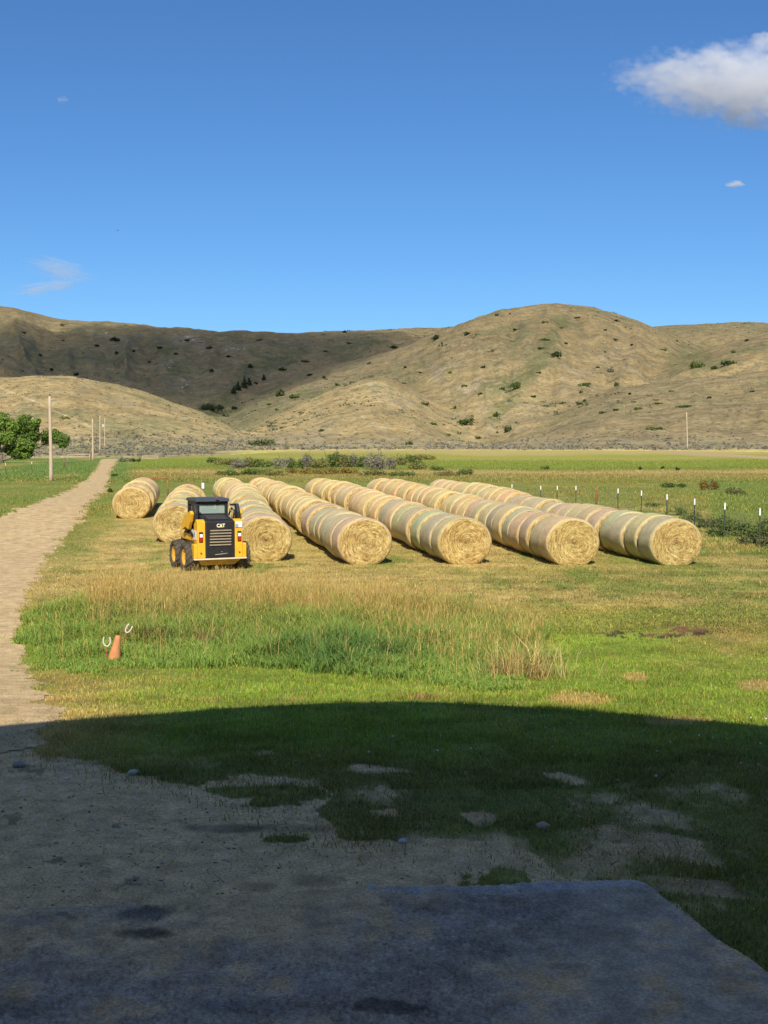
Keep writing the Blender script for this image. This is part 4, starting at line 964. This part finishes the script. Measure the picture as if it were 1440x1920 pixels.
# ------------------------------------------------------------------ leaves: trees and shrubs
M_leaf = mat_leaf('leaves', .3, .6); M_bark = mat_wood('bark', (.12, .095, .07), (.27, .22, .165))
def leaf_mesh(name, lobes, n, size, cols, hollow=.55, up=.35, aspect=1.5, seed=0):
    g = np.random.default_rng(seed); lob = np.array(lobes, float); vol = lob[:, 3] * lob[:, 4] * lob[:, 5]; pick = g.choice(len(lob), n, p=vol ** .75 / (vol ** .75).sum())
    dirv = g.normal(size=(n, 3)); dirv /= np.linalg.norm(dirv, axis=1)[:, None]; rad = hollow + (1 - hollow) * g.random(n) ** .6
    rad *= 1 + .42 * fbm(dirv[:, 0] * 2.3 + pick * 3.1, dirv[:, 1] * 2.3 + dirv[:, 2] * 1.9, seed + 11, 3)
    P = lob[pick, :3] + dirv * rad[:, None] * lob[pick, 3:6]
    P[:, 2] = np.maximum(P[:, 2], .02)
    nrm = dirv + g.normal(0, .7, (n, 3)) + [0, 0, up]; nrm /= np.linalg.norm(nrm, axis=1)[:, None]
    t1 = np.cross(nrm, g.normal(size=(n, 3))); t1 /= np.linalg.norm(t1, axis=1)[:, None]; t2 = np.cross(nrm, t1)
    s_ = size * g.uniform(.6, 1.35, n)[:, None]
    V = np.stack([P - t1 * s_ * aspect * .5, P - t2 * s_ * .5, P + t1 * s_ * aspect * .5, P + t2 * s_ * .5], 1).reshape(-1, 3)
    cl = fbm(P[:, 0] * 1.4 / max(size * 4, .1) * .3 + 5, P[:, 2] * 1.4 / max(size * 4, .1) * .3, seed + 3, 3)
    c = mixc(C(*cols[0]), C(*cols[1]), np.clip(.5 + .9 * cl + g.normal(0, .22, n), 0, 1)) * g.uniform(.75, 1.25, n)[:, None]
    return make_mesh(name, V, np.arange(4 * n).reshape(-1, 4), np.repeat(c, 4, 0), M_leaf)
# cottonwood at the left
d0 = 190.0; kx = d0 / F; bp = at(4, d0); T_ = empty('cottonwood_tree', bp)
lob = []
for (u, v, ru, rv) in ((2,790,20,15),(-18,805,26,18),(-45,800,26,22),(50,788,12,10),(30,800,15,12),(62,800,15,11),(76,791,8,6),(42,815,19,14),(66,818,13,10),(18,822,18,12),(55,833,17,12),(36,846,17,13),(14,843,11,9),(98,816,19,10),(116,824,15,9),(88,826,12,9),(-22,835,22,16),(52,851,12,8),(122,834,8,6)):
    lob.append(((u - 4) * kx, random.uniform(-1.6, 1.6), (HOR - v) / F * d0 + CZ - bp.z, ru * kx * 1.1, max(ru, rv) * kx, rv * kx * 1.15))
link('crown', leaf_mesh('crown', lob, 26000, .235, ((.065, .12, .02), (.21, .31, .055)), .45, .4, 1.3, 5), T_)
m = MB(); m.tube([(0, 0, -.3), (-.15, 0, 1.2), (-.45, .1, 2.6), (-.9, .2, 4.2), (-1.1, .2, 5.8)], [.42, .36, .30, .22, .10], 10); m.build('trunk', M_bark, T_, True)
m = MB()
for pts, rs in (([(0, 0, .4), (1.2, -.1, .7), (2.6, 0, 1.5), (4.6, .2, 2.6)], [.24, .20, .15, .07]), ([(-.2, 0, 1.6), (1.0, .2, 3.0), (2.6, .1, 4.2), (4.0, 0, 5.4)], [.22, .17, .12, .05]), ([(-.45, .1, 2.6), (.6, .3, 4.6), (.8, .2, 6.4)], [.2, .14, .05]), ([(2.6, 0, 1.5), (5.6, .2, 2.4), (8.6, .1, 3.2)], [.14, .10, .04])): m.tube(pts, rs, 8)
m.build('limb', M_bark, T_, True)
tag(T_, 'broad leafy green cottonwood tree with a leaning trunk left of the road', 'tree')

# willow and brush band behind the rows
def shrub(name, u, vb, wpx, hpx, kind, lab, cat, grp, d=None, n=None):
    p = hit(u, vb) if d is None else at(u, d); d = p.y; k = d / F; w, h = wpx * k, hpx * k
    cols = {'gold': ((.15, .15, .045), (.30, .275, .09)), 'weed': ((.075, .115, .025), (.19, .235, .06)), 'green': ((.05, .085, .02), (.13, .18, .045)), 'olive': ((.10, .12, .04), (.21, .21, .08)), 'grey': ((.19, .175, .13), (.33, .30, .22)), 'rust': ((.19, .125, .03), (.33, .24, .06)), 'dark': ((.022, .038, .016), (.06, .085, .032)), 'sage': ((.15, .16, .10), (.27, .265, .18)), 'lime': ((.14, .2, .03), (.24, .3, .06))}[kind]
    o = empty(name, (p.x, p.y, p.z - .04 * h)); lobes = []
    nl = 5 + int(w / h * 2)
    for _ in range(nl):
        x = random.uniform(-.36, .36) * w; hh = h * random.uniform(.55, 1) * (1 - .9 * (abs(x) / w) ** 1.6)
        lobes.append((x, random.uniform(-.2, .2) * w, hh * .52, w * random.uniform(.14, .24), w * random.uniform(.14, .24), hh * .5))
    n = n or int(np.clip(wpx * hpx * 1.1, 60, 1100))
    link('foliage', leaf_mesh('foliage', lobes, n, max(1.9 * k, .05) * (1.0 if kind != 'grey' else .75), cols, .25, .35, 2.6 if kind == 'grey' else 1.5, random.randint(0, 9999)), o)
    if hpx > 14:
        m = MB()
        for _ in range(7 if kind == 'grey' else 4):
            x = random.uniform(-.3, .3) * w; m.tube([(x * .3, 0, 0), (x * .7, random.uniform(-.1, .1) * w, h * .45), (x * 1.1, random.uniform(-.15, .15) * w, h * random.uniform(.8, 1.02))], [.03 * h, .018 * h, .006 * h], 5)
        m.build('stem', M_bark if kind != 'grey' else mat_twig, o)
    return tag(o, lab, cat, grp)
mat_twig = mat_paint('grey twigs', (.25, .225, .18), .9, .1, .3)
OW = ['first', 'second', 'third', 'fourth', 'fifth', 'sixth', 'seventh', 'eighth', 'ninth', 'tenth', 'eleventh', 'twelfth', 'thirteenth', 'fourteenth', 'fifteenth', 'sixteenth', 'seventeenth', 'eighteenth', 'nineteenth', 'twentieth', '21st', '22nd', '23rd', '24th', '25th', '26th', '27th', '28th', '29th', '30th', '31st', '32nd', '33rd', '34th', '35th', '36th', '37th', '38th', '39th', '40th']
BR = [(402,868,30,12,'green'),(425,872,40,15,'olive'),(448,878,34,20,'grey'),(470,876,34,22,'olive'),(490,876,34,17,'green'),(512,874,30,14,'olive'),(533,878,36,27,'grey'),(556,879,30,20,'green'),(578,876,40,30,'grey'),(600,878,34,22,'olive'),(622,876,40,32,'green'),(645,876,36,24,'olive'),(663,875,34,24,'grey'),(683,876,34,22,'green'),(702,880,42,38,'grey'),(722,880,34,30,'grey'),(742,872,40,20,'olive'),(766,868,44,16,'green'),(782,880,36,17,'olive'),
      (560,888,50,12,'rust'),(604,889,56,13,'rust'),(650,888,46,12,'rust'),(480,890,50,14,'green'),(430,892,50,13,'green'),(520,892,46,12,'olive'),(700,892,50,13,'olive'),(750,893,50,13,'green'),(815,882,30,12,'green'),(872,890,34,12,'green'),(840,893,50,12,'olive'),(640,862,40,14,'green'),(800,862,44,12,'olive')]
LOOK = {'green': 'green leafy', 'olive': 'olive green', 'grey': 'grey twiggy', 'rust': 'rusty yellow', 'dark': 'dark', 'sage': 'grey green', 'lime': 'bright green'}
cnt = {}
for (u, vb, w, h, kd) in sorted(BR):
    i = cnt.get(kd, 0); cnt[kd] = i + 1
    shrub('brush_shrub', u, vb, w * 1.2, h * 1.12, {'green': 'weed', 'olive': 'gold'}.get(kd, kd), f'{LOOK[kd]} shrub behind the bales, {OW[i]} of its colour from the left', 'shrub', 'brush behind the bale rows')
# scattered meadow shrubs at the right, weeds along the fence
for (u, vb, w, h, kd, lab) in ((1262,914,50,13,'green','low green shrub in the pasture beyond the fence'),(1330,918,40,26,'rust','tall reddish dry weed clump beyond the fence at right'),(1376,928,44,18,'olive','olive weed clump at the right edge of the pasture'),(1270,882,10,8,'dark','small dark bush on the far green terrace above the fence'),(1200,881,9,7,'dark','small dark bush left of another on the far terrace'),(1243,879,7,6,'dark','tiny dark bush between two on the far terrace'),(1022,880,20,8,'green','low green bush on the far terrace above the fence start'),
      (235,866,26,13,'sage','grey green bush beside the right edge of the road end'),(258,866,22,9,'green','low green bush right of the road end'),(215,893,14,7,'green','low green weed clump beside the road left of the bales'),(207,923,16,9,'green','green weed clump at the road edge by the first bale')):
    shrub('meadow_shrub', u, vb, w, h, kd, lab, 'shrub', 'shrubs in the meadow')
WD = [(1268,966,46,18),(1300,980,60,26),(1335,990,66,32),(1372,996,70,36),(1408,1006,74,40),(1440,1010,80,46),(1352,1006,56,24),(1400,1022,64,26),(1450,1026,70,30),(1225,950,36,12),(1500,1025,80,46)]
for i, (u, vb, w, h) in enumerate(sorted(WD)):
    shrub('fence_weeds', u, vb, w, h, ('olive', 'weed', 'weed')[i % 3], f'leafy green weed clump along the right fence, {OW[i]} from the left', 'weeds', 'weeds along the right fence', n=int(w * h * .55))
# shrubs and junipers on the hills
HS = [(1045,670,26,14,'dark'),(1145,698,16,14,'sage'),(970,728,36,14,'green'),(1097,723,28,7,'green'),(1157,724,12,10,'green'),(878,797,36,20,'green'),(932,782,16,12,'green'),(952,810,16,15,'green'),(767,834,18,9,'green'),(852,767,8,8,'green'),(797,760,18,8,'green'),(812,797,18,6,'green'),(817,637,20,11,'dark'),(875,629,12,9,'dark'),(932,592,8,5,'dark'),(740,654,22,8,'dark'),
      (1022,605,16,4,'green'),(1052,616,14,4,'green'),(1157,603,12,5,'dark'),(1020,638,24,4,'green'),(1012,655,20,6,'green'),(968,619,16,4,'dark'),(1082,597,14,4,'dark'),(1152,638,14,4,'green'),(1135,620,8,4,'dark'),(1244,657,14,5,'green'),(1307,690,30,15,'green'),(1367,684,32,11,'green'),(1340,692,18,8,'green'),(1375,662,12,7,'green'),(1330,747,9,6,'dark'),(1285,764,38,6,'green'),(1197,768,20,5,'green'),(1232,758,24,4,'green'),
      (1130,775,16,5,'dark'),(1155,770,14,5,'dark'),(1087,759,18,6,'green'),(1097,753,10,6,'green'),(1055,757,14,5,'green'),(1022,762,16,4,'green'),(942,731,14,6,'green'),(870,725,12,6,'green'),(955,753,10,8,'sage'),(1225,806,40,7,'green'),(897,823,16,6,'green'),(840,817,10,5,'green'),(1090,737,9,6,'green'),
      (647,624,9,6,'dark'),(392,654,13,7,'dark'),(215,640,22,10,'dark'),(485,639,14,5,'dark'),(75,668,8,6,'dark'),(95,695,10,8,'dark'),(145,704,14,6,'dark'),(220,664,10,6,'dark'),(300,654,12,6,'dark'),(397,698,10,8,'dark'),(530,695,16,8,'dark'),(572,680,20,7,'dark'),(692,683,9,5,'dark'),(607,710,9,8,'dark'),(632,723,12,6,'green'),(655,645,10,4,'dark'),(525,743,18,17,'green'),(550,747,26,10,'green'),(602,809,15,6,'green'),(490,836,60,17,'green'),(120,785,24,5,'lime'),(422,781,14,6,'green'),(440,768,14,9,'dark'),
      (400,772,40,18,'dark'),(385,768,24,12,'dark'),(412,766,18,10,'green'),(580,705,12,6,'dark'),(470,690,14,9,'dark'),(480,720,10,6,'dark'),(250,660,8,5,'dark'),(182,650,9,6,'dark'),(520,770,8,6,'green'),(505,760,9,6,'green'),(1400,640,9,5,'dark'),(1268,640,9,4,'green'),(1185,648,10,4,'green'),(1060,645,9,4,'dark'),(1120,690,10,4,'green'),(1010,700,10,4,'dark'),(905,690,14,5,'dark'),(845,700,12,5,'green'),(790,700,10,4,'dark'),(760,690,9,4,'dark'),(1000,745,12,5,'green'),(900,740,12,5,'green'),(1180,740,10,5,'dark'),(1260,735,12,4,'green'),(1410,735,10,4,'dark'),(350,640,10,5,'dark'),(330,665,9,5,'dark'),(280,680,9,5,'dark'),(430,670,12,5,'dark'),(610,660,12,4,'dark'),(120,640,9,4,'dark'),(45,625,10,4,'dark')]
zones = {}
for q in HS:
    u, v = q[:2]
    if v < 665 and u > 780: z = 'the upper round peak' if u < 1200 else 'the far right ridge'
    elif u < 760 and v < 715: z = 'the shaded hillside'
    elif u < 700 : z = 'the valley floor slopes' if u > 380 else 'the front left hill'
    elif u < 1000: z = 'the lower big hill'
    elif u < 1200: z = 'the middle big hill'
    else: z = 'the right foothill'
    zones.setdefault(z, []).append(q)
for z, L_ in zones.items():
    L_.sort()
    for i, (u, vb, w, h, kd) in enumerate(L_):
        shrub('hill_shrub', u, vb, w, h, kd, f'{LOOK[kd]} {"bush" if w > 12 else "small bush"} on {z}, {OW[i]} from the left', 'bush', 'bushes dotted over the hills', n=int(np.clip(w * h * 1.3, 40, 700)))
# dark conifers at the valley head
def conifer(u, vb, w, h, lab):
    p = hit(u, vb); k = p.y / F; o = empty('conifer', p); W_, H_ = w * k, h * k * .85; lob = [(random.uniform(-.05, .05) * W_, 0, H_ * t_, W_ * .5 * (1.05 - t_), W_ * .5 * (1.05 - t_), H_ * .13) for t_ in np.linspace(.12, .93, 8)]
    link('crown', leaf_mesh('crown', lob, 320, 1.7 * k, ((.014, .026, .012), (.045, .065, .028)), .3, .2, 1.5, int(u)), o)
    m = MB(); m.tube([(0, 0, -.3), (0, 0, H_ * .9)], [.03 * H_, .008 * H_], 6); m.build('trunk', M_bark, o); tag(o, lab, 'tree', 'conifers at the valley head')
conifer(458, 728, 20, 27, 'tallest dark conifer in the shaded valley'); conifer(446, 732, 16, 20, 'dark conifer just left of the tallest one in the valley'); conifer(438, 738, 14, 16, 'lowest dark conifer at the left of the valley clump')
conifer(495, 713, 10, 13, 'small pointed conifer standing alone right of the valley clump'); conifer(467, 722, 12, 16, 'dark conifer just right of the tallest one in the valley')

# sagebrush over the slopes: uncountable
g = np.random.default_rng(11); N = 15000
u = g.uniform(-150, 1590, N * 2); r = np.exp(g.uniform(np.log(262), np.log(900), N * 2)); aa = np.arctan((u - CX) / F); x = r * np.sin(aa); y = r * np.cos(aa); z = hills_z(x, y); uu, vv, _ = project(x, y, z)
dens = fbm(x / 16, y / 24, 701, 4); band = sm(800, 832, vv) * sm(866, 846, vv)
grassy = sm(842, 848, vv) * sm(360, 480, uu)
k = (g.random(N * 2) < .10 + .40 * np.clip(dens + .15, 0, 1) + band * lerp(.42, .02, sm(430, 560, uu))) & (grassy < .3) & (vv > 640) & (r > 262)
x, y, z, r, band = x[k], y[k], z[k], r[k], band[k]; n = len(x); nl = 7
s_ = g.uniform(.14, .38, n) * (1 + .6 * band) * (r / 420) ** .3
P = np.repeat(np.stack([x, y, z], -1), nl, 0) + g.normal(0, .42, (n * nl, 3)) * np.repeat(s_, nl)[:, None] * [1.5, 1.5, .5] + np.repeat(s_, nl)[:, None] * [0, 0, .55]
nr = g.normal(size=(n * nl, 3)) + [0, -.4, .5]; nr /= np.linalg.norm(nr, axis=1)[:, None]; t1 = np.cross(nr, g.normal(size=nr.shape)); t1 /= np.linalg.norm(t1, axis=1)[:, None]; t2 = np.cross(nr, t1); q = np.repeat(s_, nl)[:, None] * .55
V = np.stack([P - t1 * q, P - t2 * q, P + t1 * q, P + t2 * q], 1).reshape(-1, 3)
cc = mixc(C(.13, .125, .075), C(.27, .25, .17), g.random(n)); cc = mixc(cc, C(.27, .255, .195), band * .5)
fu = g.uniform(-100, 1540, 9000); g.random(9); fr = np.exp(g.uniform(np.log(480), np.log(1750), 9000)); fa = np.arctan((fu - CX) / F); fx = fr * np.sin(fa); fy = fr * np.cos(fa); fz = hills_z(fx, fy)
kk = g.random(9000) < .16 + 1.2 * fbm(fx / 55, fy / 80, 711, 4); fx, fy, fz, fr = fx[kk], fy[kk], fz[kk], fr[kk]; fn = len(fx); fs = np.exp(g.normal(-.75, .5, fn)) * (fr / 1000) ** .5; ml = 9
fP = np.repeat(np.stack([fx, fy, fz], -1), ml, 0) + g.normal(0, .55, (fn * ml, 3)) * np.repeat(fs, ml)[:, None] * [2.2, 1.5, .5] + np.repeat(fs, ml)[:, None] * [0, 0, .5]
nr = g.normal(size=(fn * ml, 3)) + [0, -.4, .5]; nr /= np.linalg.norm(nr, axis=1)[:, None]; t1 = np.cross(nr, g.normal(size=nr.shape)); t1 /= np.linalg.norm(t1, axis=1)[:, None]; t2 = np.cross(nr, t1); q = np.repeat(fs, ml)[:, None] * .6
fV = np.stack([fP - t1 * q, fP - t2 * q, fP + t1 * q, fP + t2 * q], 1).reshape(-1, 3); fc = mixc(C(.05, .07, .03), C(.17, .175, .09), g.random(fn))
tag(link('hillside_scrub', make_mesh('hillside_scrub', fV, np.arange(len(fV)).reshape(-1, 4), np.repeat(fc, ml * 4, 0), M_leaf)), kind='stuff')
tag(link('sagebrush', make_mesh('sagebrush', V, np.arange(len(V)).reshape(-1, 4), np.repeat(cc, nl * 4, 0), M_leaf)), kind='stuff')
# rocks on the far slope
RK = [(352,633,10),(362,638,8),(345,641,7),(372,636,6),(436,655,11),(446,656,8),(425,657,7),(458,654,6),(350,722,8),(342,727,6),(356,716,5),(200,625,7),(240,640,6),(318,690,6)]
for i, (u_, v_, wpx) in enumerate(RK):
    p = hit(u_, v_); w_ = wpx * p.y / F; b = bmesh.new(); bmesh.ops.create_icosphere(b, subdivisions=2, radius=w_ / 2)
    for q in b.verts: q.co *= 1 + .5 * (random.random() - .5); q.co.z *= .55
    m_ = bpy.data.meshes.new('rock'); b.to_mesh(m_); b.free(); m_.materials.append(mat_paint('pale rock', (.42, .37, .29), .95, .1, .4, scale=.4))
    tag(link('rock_outcrop', m_, None, p), f'pale rock outcrop on the shaded hillside, {OW[sorted(range(len(RK)), key=lambda k: RK[k][0]).index(i)]} from the left', 'rock', 'rock outcrops on the shaded hillside')

# ------------------------------------------------------------------ bird
a_, b_, c2 = rays(220.5, 432); d = 150; o = empty('bird', (a_ * d, b_ * d, CZ + c2 * d))
m = MB(); m.tube([(-.02, -.16, 0), (0, -.05, .0), (0, .06, .005), (0, .13, .01), (0, .17, .0)], [.01, .035, .04, .028, .008], 10); m.build('body', BKM, o, True)
for s in (-1, 1):
    m = MB(); m.add([(s * .02, .07, .02), (s * .13, .08, .06), (s * .27, -.03, .02), (s * .14, -.03, .05), (s * .02, -.06, .015), (s * .02, .07, .012), (s * .13, .08, .052), (s * .27, -.03, .015), (s * .14, -.03, .042), (s * .02, -.06, .007)], [(0, 1, 3, 4), (1, 2, 3), (5, 9, 8, 6), (6, 8, 7), (0, 5, 6, 1), (1, 6, 7, 2), (2, 7, 8, 3), (3, 8, 9, 4)]); m.build('wing', BKM, o)
tag(o, 'small dark bird flying in the blue sky above the left hill', 'bird')

# ------------------------------------------------------------------ clouds
def mat_cloud(name, dens, scale, thr, soft, seed=0., aniso=.2, stretch=(1, 1, 1), amp=1.9, taper=0.0):
    m_ = bpy.data.materials.new(name); m_.use_nodes = True; t = m_.node_tree; t.nodes.remove(t.nodes['Principled BSDF'])
    N_ = lambda ty, **k_: t.nodes.new(ty)
    tc = N_('ShaderNodeTexCoord'); sep = N_('ShaderNodeVectorMath'); sep.operation = 'LENGTH'
    mp = N_('ShaderNodeMapping'); mp.inputs['Scale'].default_value = [scale * q for q in stretch]; mp.inputs['Location'].default_value = (seed, seed * .7, seed * 1.3)
    t.links.new(tc.outputs['Object'], mp.inputs['Vector']); no = N_('ShaderNodeTexNoise'); no.inputs['Scale'].default_value = 1; no.inputs['Detail'].default_value = 6; no.inputs['Roughness'].default_value = .58
    t.links.new(mp.outputs[0], no.inputs['Vector'])
    def M_(op, a, b):
        q = N_('ShaderNodeMath'); q.operation = op
        for i_, v_ in enumerate((a, b)):
            if isinstance(v_, (int, float)): q.inputs[i_].default_value = v_
            else: t.links.new(v_, q.inputs[i_])
        return q.outputs[0]
    sx_ = N_('ShaderNodeSeparateXYZ'); t.links.new(tc.outputs['Object'], sx_.inputs[0]); cx_ = N_('ShaderNodeCombineXYZ')
    w_ = M_('MINIMUM', 1.0, M_('ADD', 1.0 - taper, M_('MULTIPLY', M_('ADD', sx_.outputs[0], 1.0), taper * .95)))
    for q_ in (0, 1): t.links.new(sx_.outputs[q_], cx_.inputs[q_])
    t.links.new(M_('DIVIDE', sx_.outputs[2], w_), cx_.inputs[2]); t.links.new(cx_.outputs[0], sep.inputs[0])
    shape = M_('SUBTRACT', 1.0, M_('POWER', sep.outputs['Value'], 2.0))
    f_ = M_('ADD', M_('MULTIPLY', shape, .62), M_('MULTIPLY', M_('SUBTRACT', no.outputs['Fac'], .5), amp))
    mr = N_('ShaderNodeMapRange'); mr.inputs['From Min'].default_value = thr; mr.inputs['From Max'].default_value = thr + soft; mr.inputs['To Max'].default_value = dens
    t.links.new(f_, mr.inputs['Value']); pv_ = N_('ShaderNodeVolumePrincipled'); pv_.inputs['Color'].default_value = (.97, .97, .985, 1); pv_.inputs['Anisotropy'].default_value = aniso
    t.links.new(mr.outputs[0], pv_.inputs['Density']); t.links.new(pv_.outputs[0], t.nodes['Material Output'].inputs['Volume']); return m_
def cloud(u, v, ru, rv, d, mat, lab, depth=1.0, roll=0):
    a_, b_, c_ = rays(u, v); b = bmesh.new(); bmesh.ops.create_icosphere(b, subdivisions=3, radius=1.0); m_ = bpy.data.meshes.new('cloud'); b.to_mesh(m_); b.free(); m_.materials.append(mat)
    o = link('cloud', m_, None, (a_ * d, b_ * d, CZ + c_ * d)); k = d / F; o.scale = (ru * k, ru * k * depth, rv * k); o.rotation_euler = (0, roll, 0); return tag(o, lab, 'cloud', 'clouds in the blue sky')
if CLOUDS:
    cloud(1392, 160, 272, 82, 3000, mat_cloud('big cloud', .0155, 4.4, .20, .40, 3.3, .1, (1.7, 1.3, .85), 2.5, .62), 'largest white puffy cloud at the upper right of the sky', .5, R(5))
    cloud(1434, 76, 34, 20, 3000, mat_cloud('cloud scrap', .03, 2.5, .15, .4, 8.1), 'small white cloud scrap above the large cloud', .6)
    cloud(1379, 345, 20, 7.5, 3000, mat_cloud('small cloud', .09, 1.2, .15, .4, 5.5), 'tiny flat white cloud below the large cloud at right', .6)
    cloud(117, 187, 15, 9, 3000, mat_cloud('small wisp', .05, 1.5, .3, .5, 9.4), 'tiny faint cloud wisp high at the upper left', .6)
    cloud(112, 505, 88, 26, 3400, mat_cloud('streak', .014, 2.2, .30, .5, 6.6, .1, (1, 1, 2.2)), 'thin feathery cloud streak descending above the left hill', .4, R(14))
    cloud(85, 540, 92, 17, 3400, mat_cloud('streak low', .016, 2.2, .30, .5, 2.6, .1, (1, 1, 2.2)), 'thin feathery cloud streak rising just above the left hill', .4, R(-10))
    # the cloud overhead whose shadow lies in the valley
    m_ = bpy.data.materials.new('overhead cloud'); m_.use_nodes = True; t = m_.node_tree; t.nodes.remove(t.nodes['Principled BSDF']); pv_ = t.nodes.new('ShaderNodeVolumePrincipled'); pv_.inputs['Density'].default_value = .0078; pv_.inputs['Color'].default_value = (.97, .97, .98, 1); t.links.new(pv_.outputs[0], t.nodes['Material Output'].inputs['Volume'])
    tosun = Vector((-math.sin(SUN_AZ) * math.cos(SUN_EL), -math.cos(SUN_AZ) * math.cos(SUN_EL), math.sin(SUN_EL)))
    b = bmesh.new(); bmesh.ops.create_icosphere(b, subdivisions=4, radius=1.0)
    me_ = bpy.data.meshes.new('cloud'); b.to_mesh(me_); b.free(); me_.materials.append(m_)
    VS = np.array([v_.co for v_ in me_.vertices]); 
    U0, RX, RY = CLOUD_SHADE
    # footprint: between the front hill and the skyline, left of the peak
    ctr = Vector(((U0 - CX) / F * 1230, 1230, 95)); al = 700 / tosun.z; cc_ = ctr + tosun * al
    wob = 1 + .22 * fbm(VS[:, 0] * 1.7 + 3, VS[:, 1] * 1.7, 91, 3)
    VS = np.stack([VS[:, 0] * RX * wob, VS[:, 1] * RY * wob, VS[:, 2] * 70], -1); VS[:, 0] += VS[:, 1] * .10
    me_.vertices.foreach_set('co', VS.astype(np.float32).ravel()); o = link('cloud', me_, None, cc_); tag(o, 'cloud high overhead whose shadow darkens the valley hillside', 'cloud', 'clouds in the blue sky')

# ------------------------------------------------------------------ the arched barn behind the viewpoint, whose shadow lies in front
WALLM = mat_paint('barn wall', (.30, .27, .24), .7, .3, .3, scale=1); ROOFM = mat_paint('barn roof', (.35, .35, .36), .5, .4, .25, scale=1)
B_ = empty('arched_barn', (0, 0, 0)); yb = 1.5
e0 = 9.4
zt_ = BARN_Z
def arch(x): return zt_ - .050 * (x - BARN_X) ** 2 - .32 * (math.hypot(x - BARN_X, .9) - .9)
xs = np.linspace(BARN_X - 7.5, BARN_X + 7.5, 31)
m = MB()
for a_, b_ in zip(xs[:-1], xs[1:]):
    mid = (a_ + b_) / 2
    lo = 5.0 if abs(mid) < 3.0 else .4
    m.add([(a_, yb, lo), (b_, yb, lo), (b_, yb, arch(b_) - .06), (a_, yb, arch(a_) - .06), (a_, yb - .25, lo), (b_, yb - .25, lo), (b_, yb - .25, arch(b_) - .06), (a_, yb - .25, arch(a_) - .06)], [(0, 1, 2, 3), (5, 4, 7, 6), (0, 4, 5, 1), (2, 6, 7, 3), (1, 5, 6, 2), (4, 0, 3, 7)])
m.build('front_wall', WALLM, B_)
m = MB()
for a_, b_ in zip(xs[:-1], xs[1:]): m.add([(a_, yb + .35, arch(a_)), (b_, yb + .35, arch(b_)), (b_, yb - 24, arch(b_)), (a_, yb - 24, arch(a_)), (a_, yb + .35, arch(a_) - .05), (b_, yb + .35, arch(b_) - .05), (b_, yb - 24, arch(b_) - .05), (a_, yb - 24, arch(a_) - .05)], [(0, 3, 2, 1), (4, 5, 6, 7), (0, 1, 5, 4), (3, 7, 6, 2)])
m.build('roof', ROOFM, B_)
m = MB(); m.box(xs[0], xs[0] + .2, yb - 23.9, yb - .26, .4, arch(xs[0]) - .06); m.box(xs[-1] - .2, xs[-1], yb - 23.9, yb - .26, .4, arch(xs[-1]) - .06); m.box(xs[0] + .21, xs[-1] - .21, yb - 24, yb - 23.8, .4, arch(xs[0]) - .06); m.build('side_wall', WALLM, B_)
tag(B_, 'arched barn behind the viewpoint whose broad shadow covers the foreground yard', 'barn')
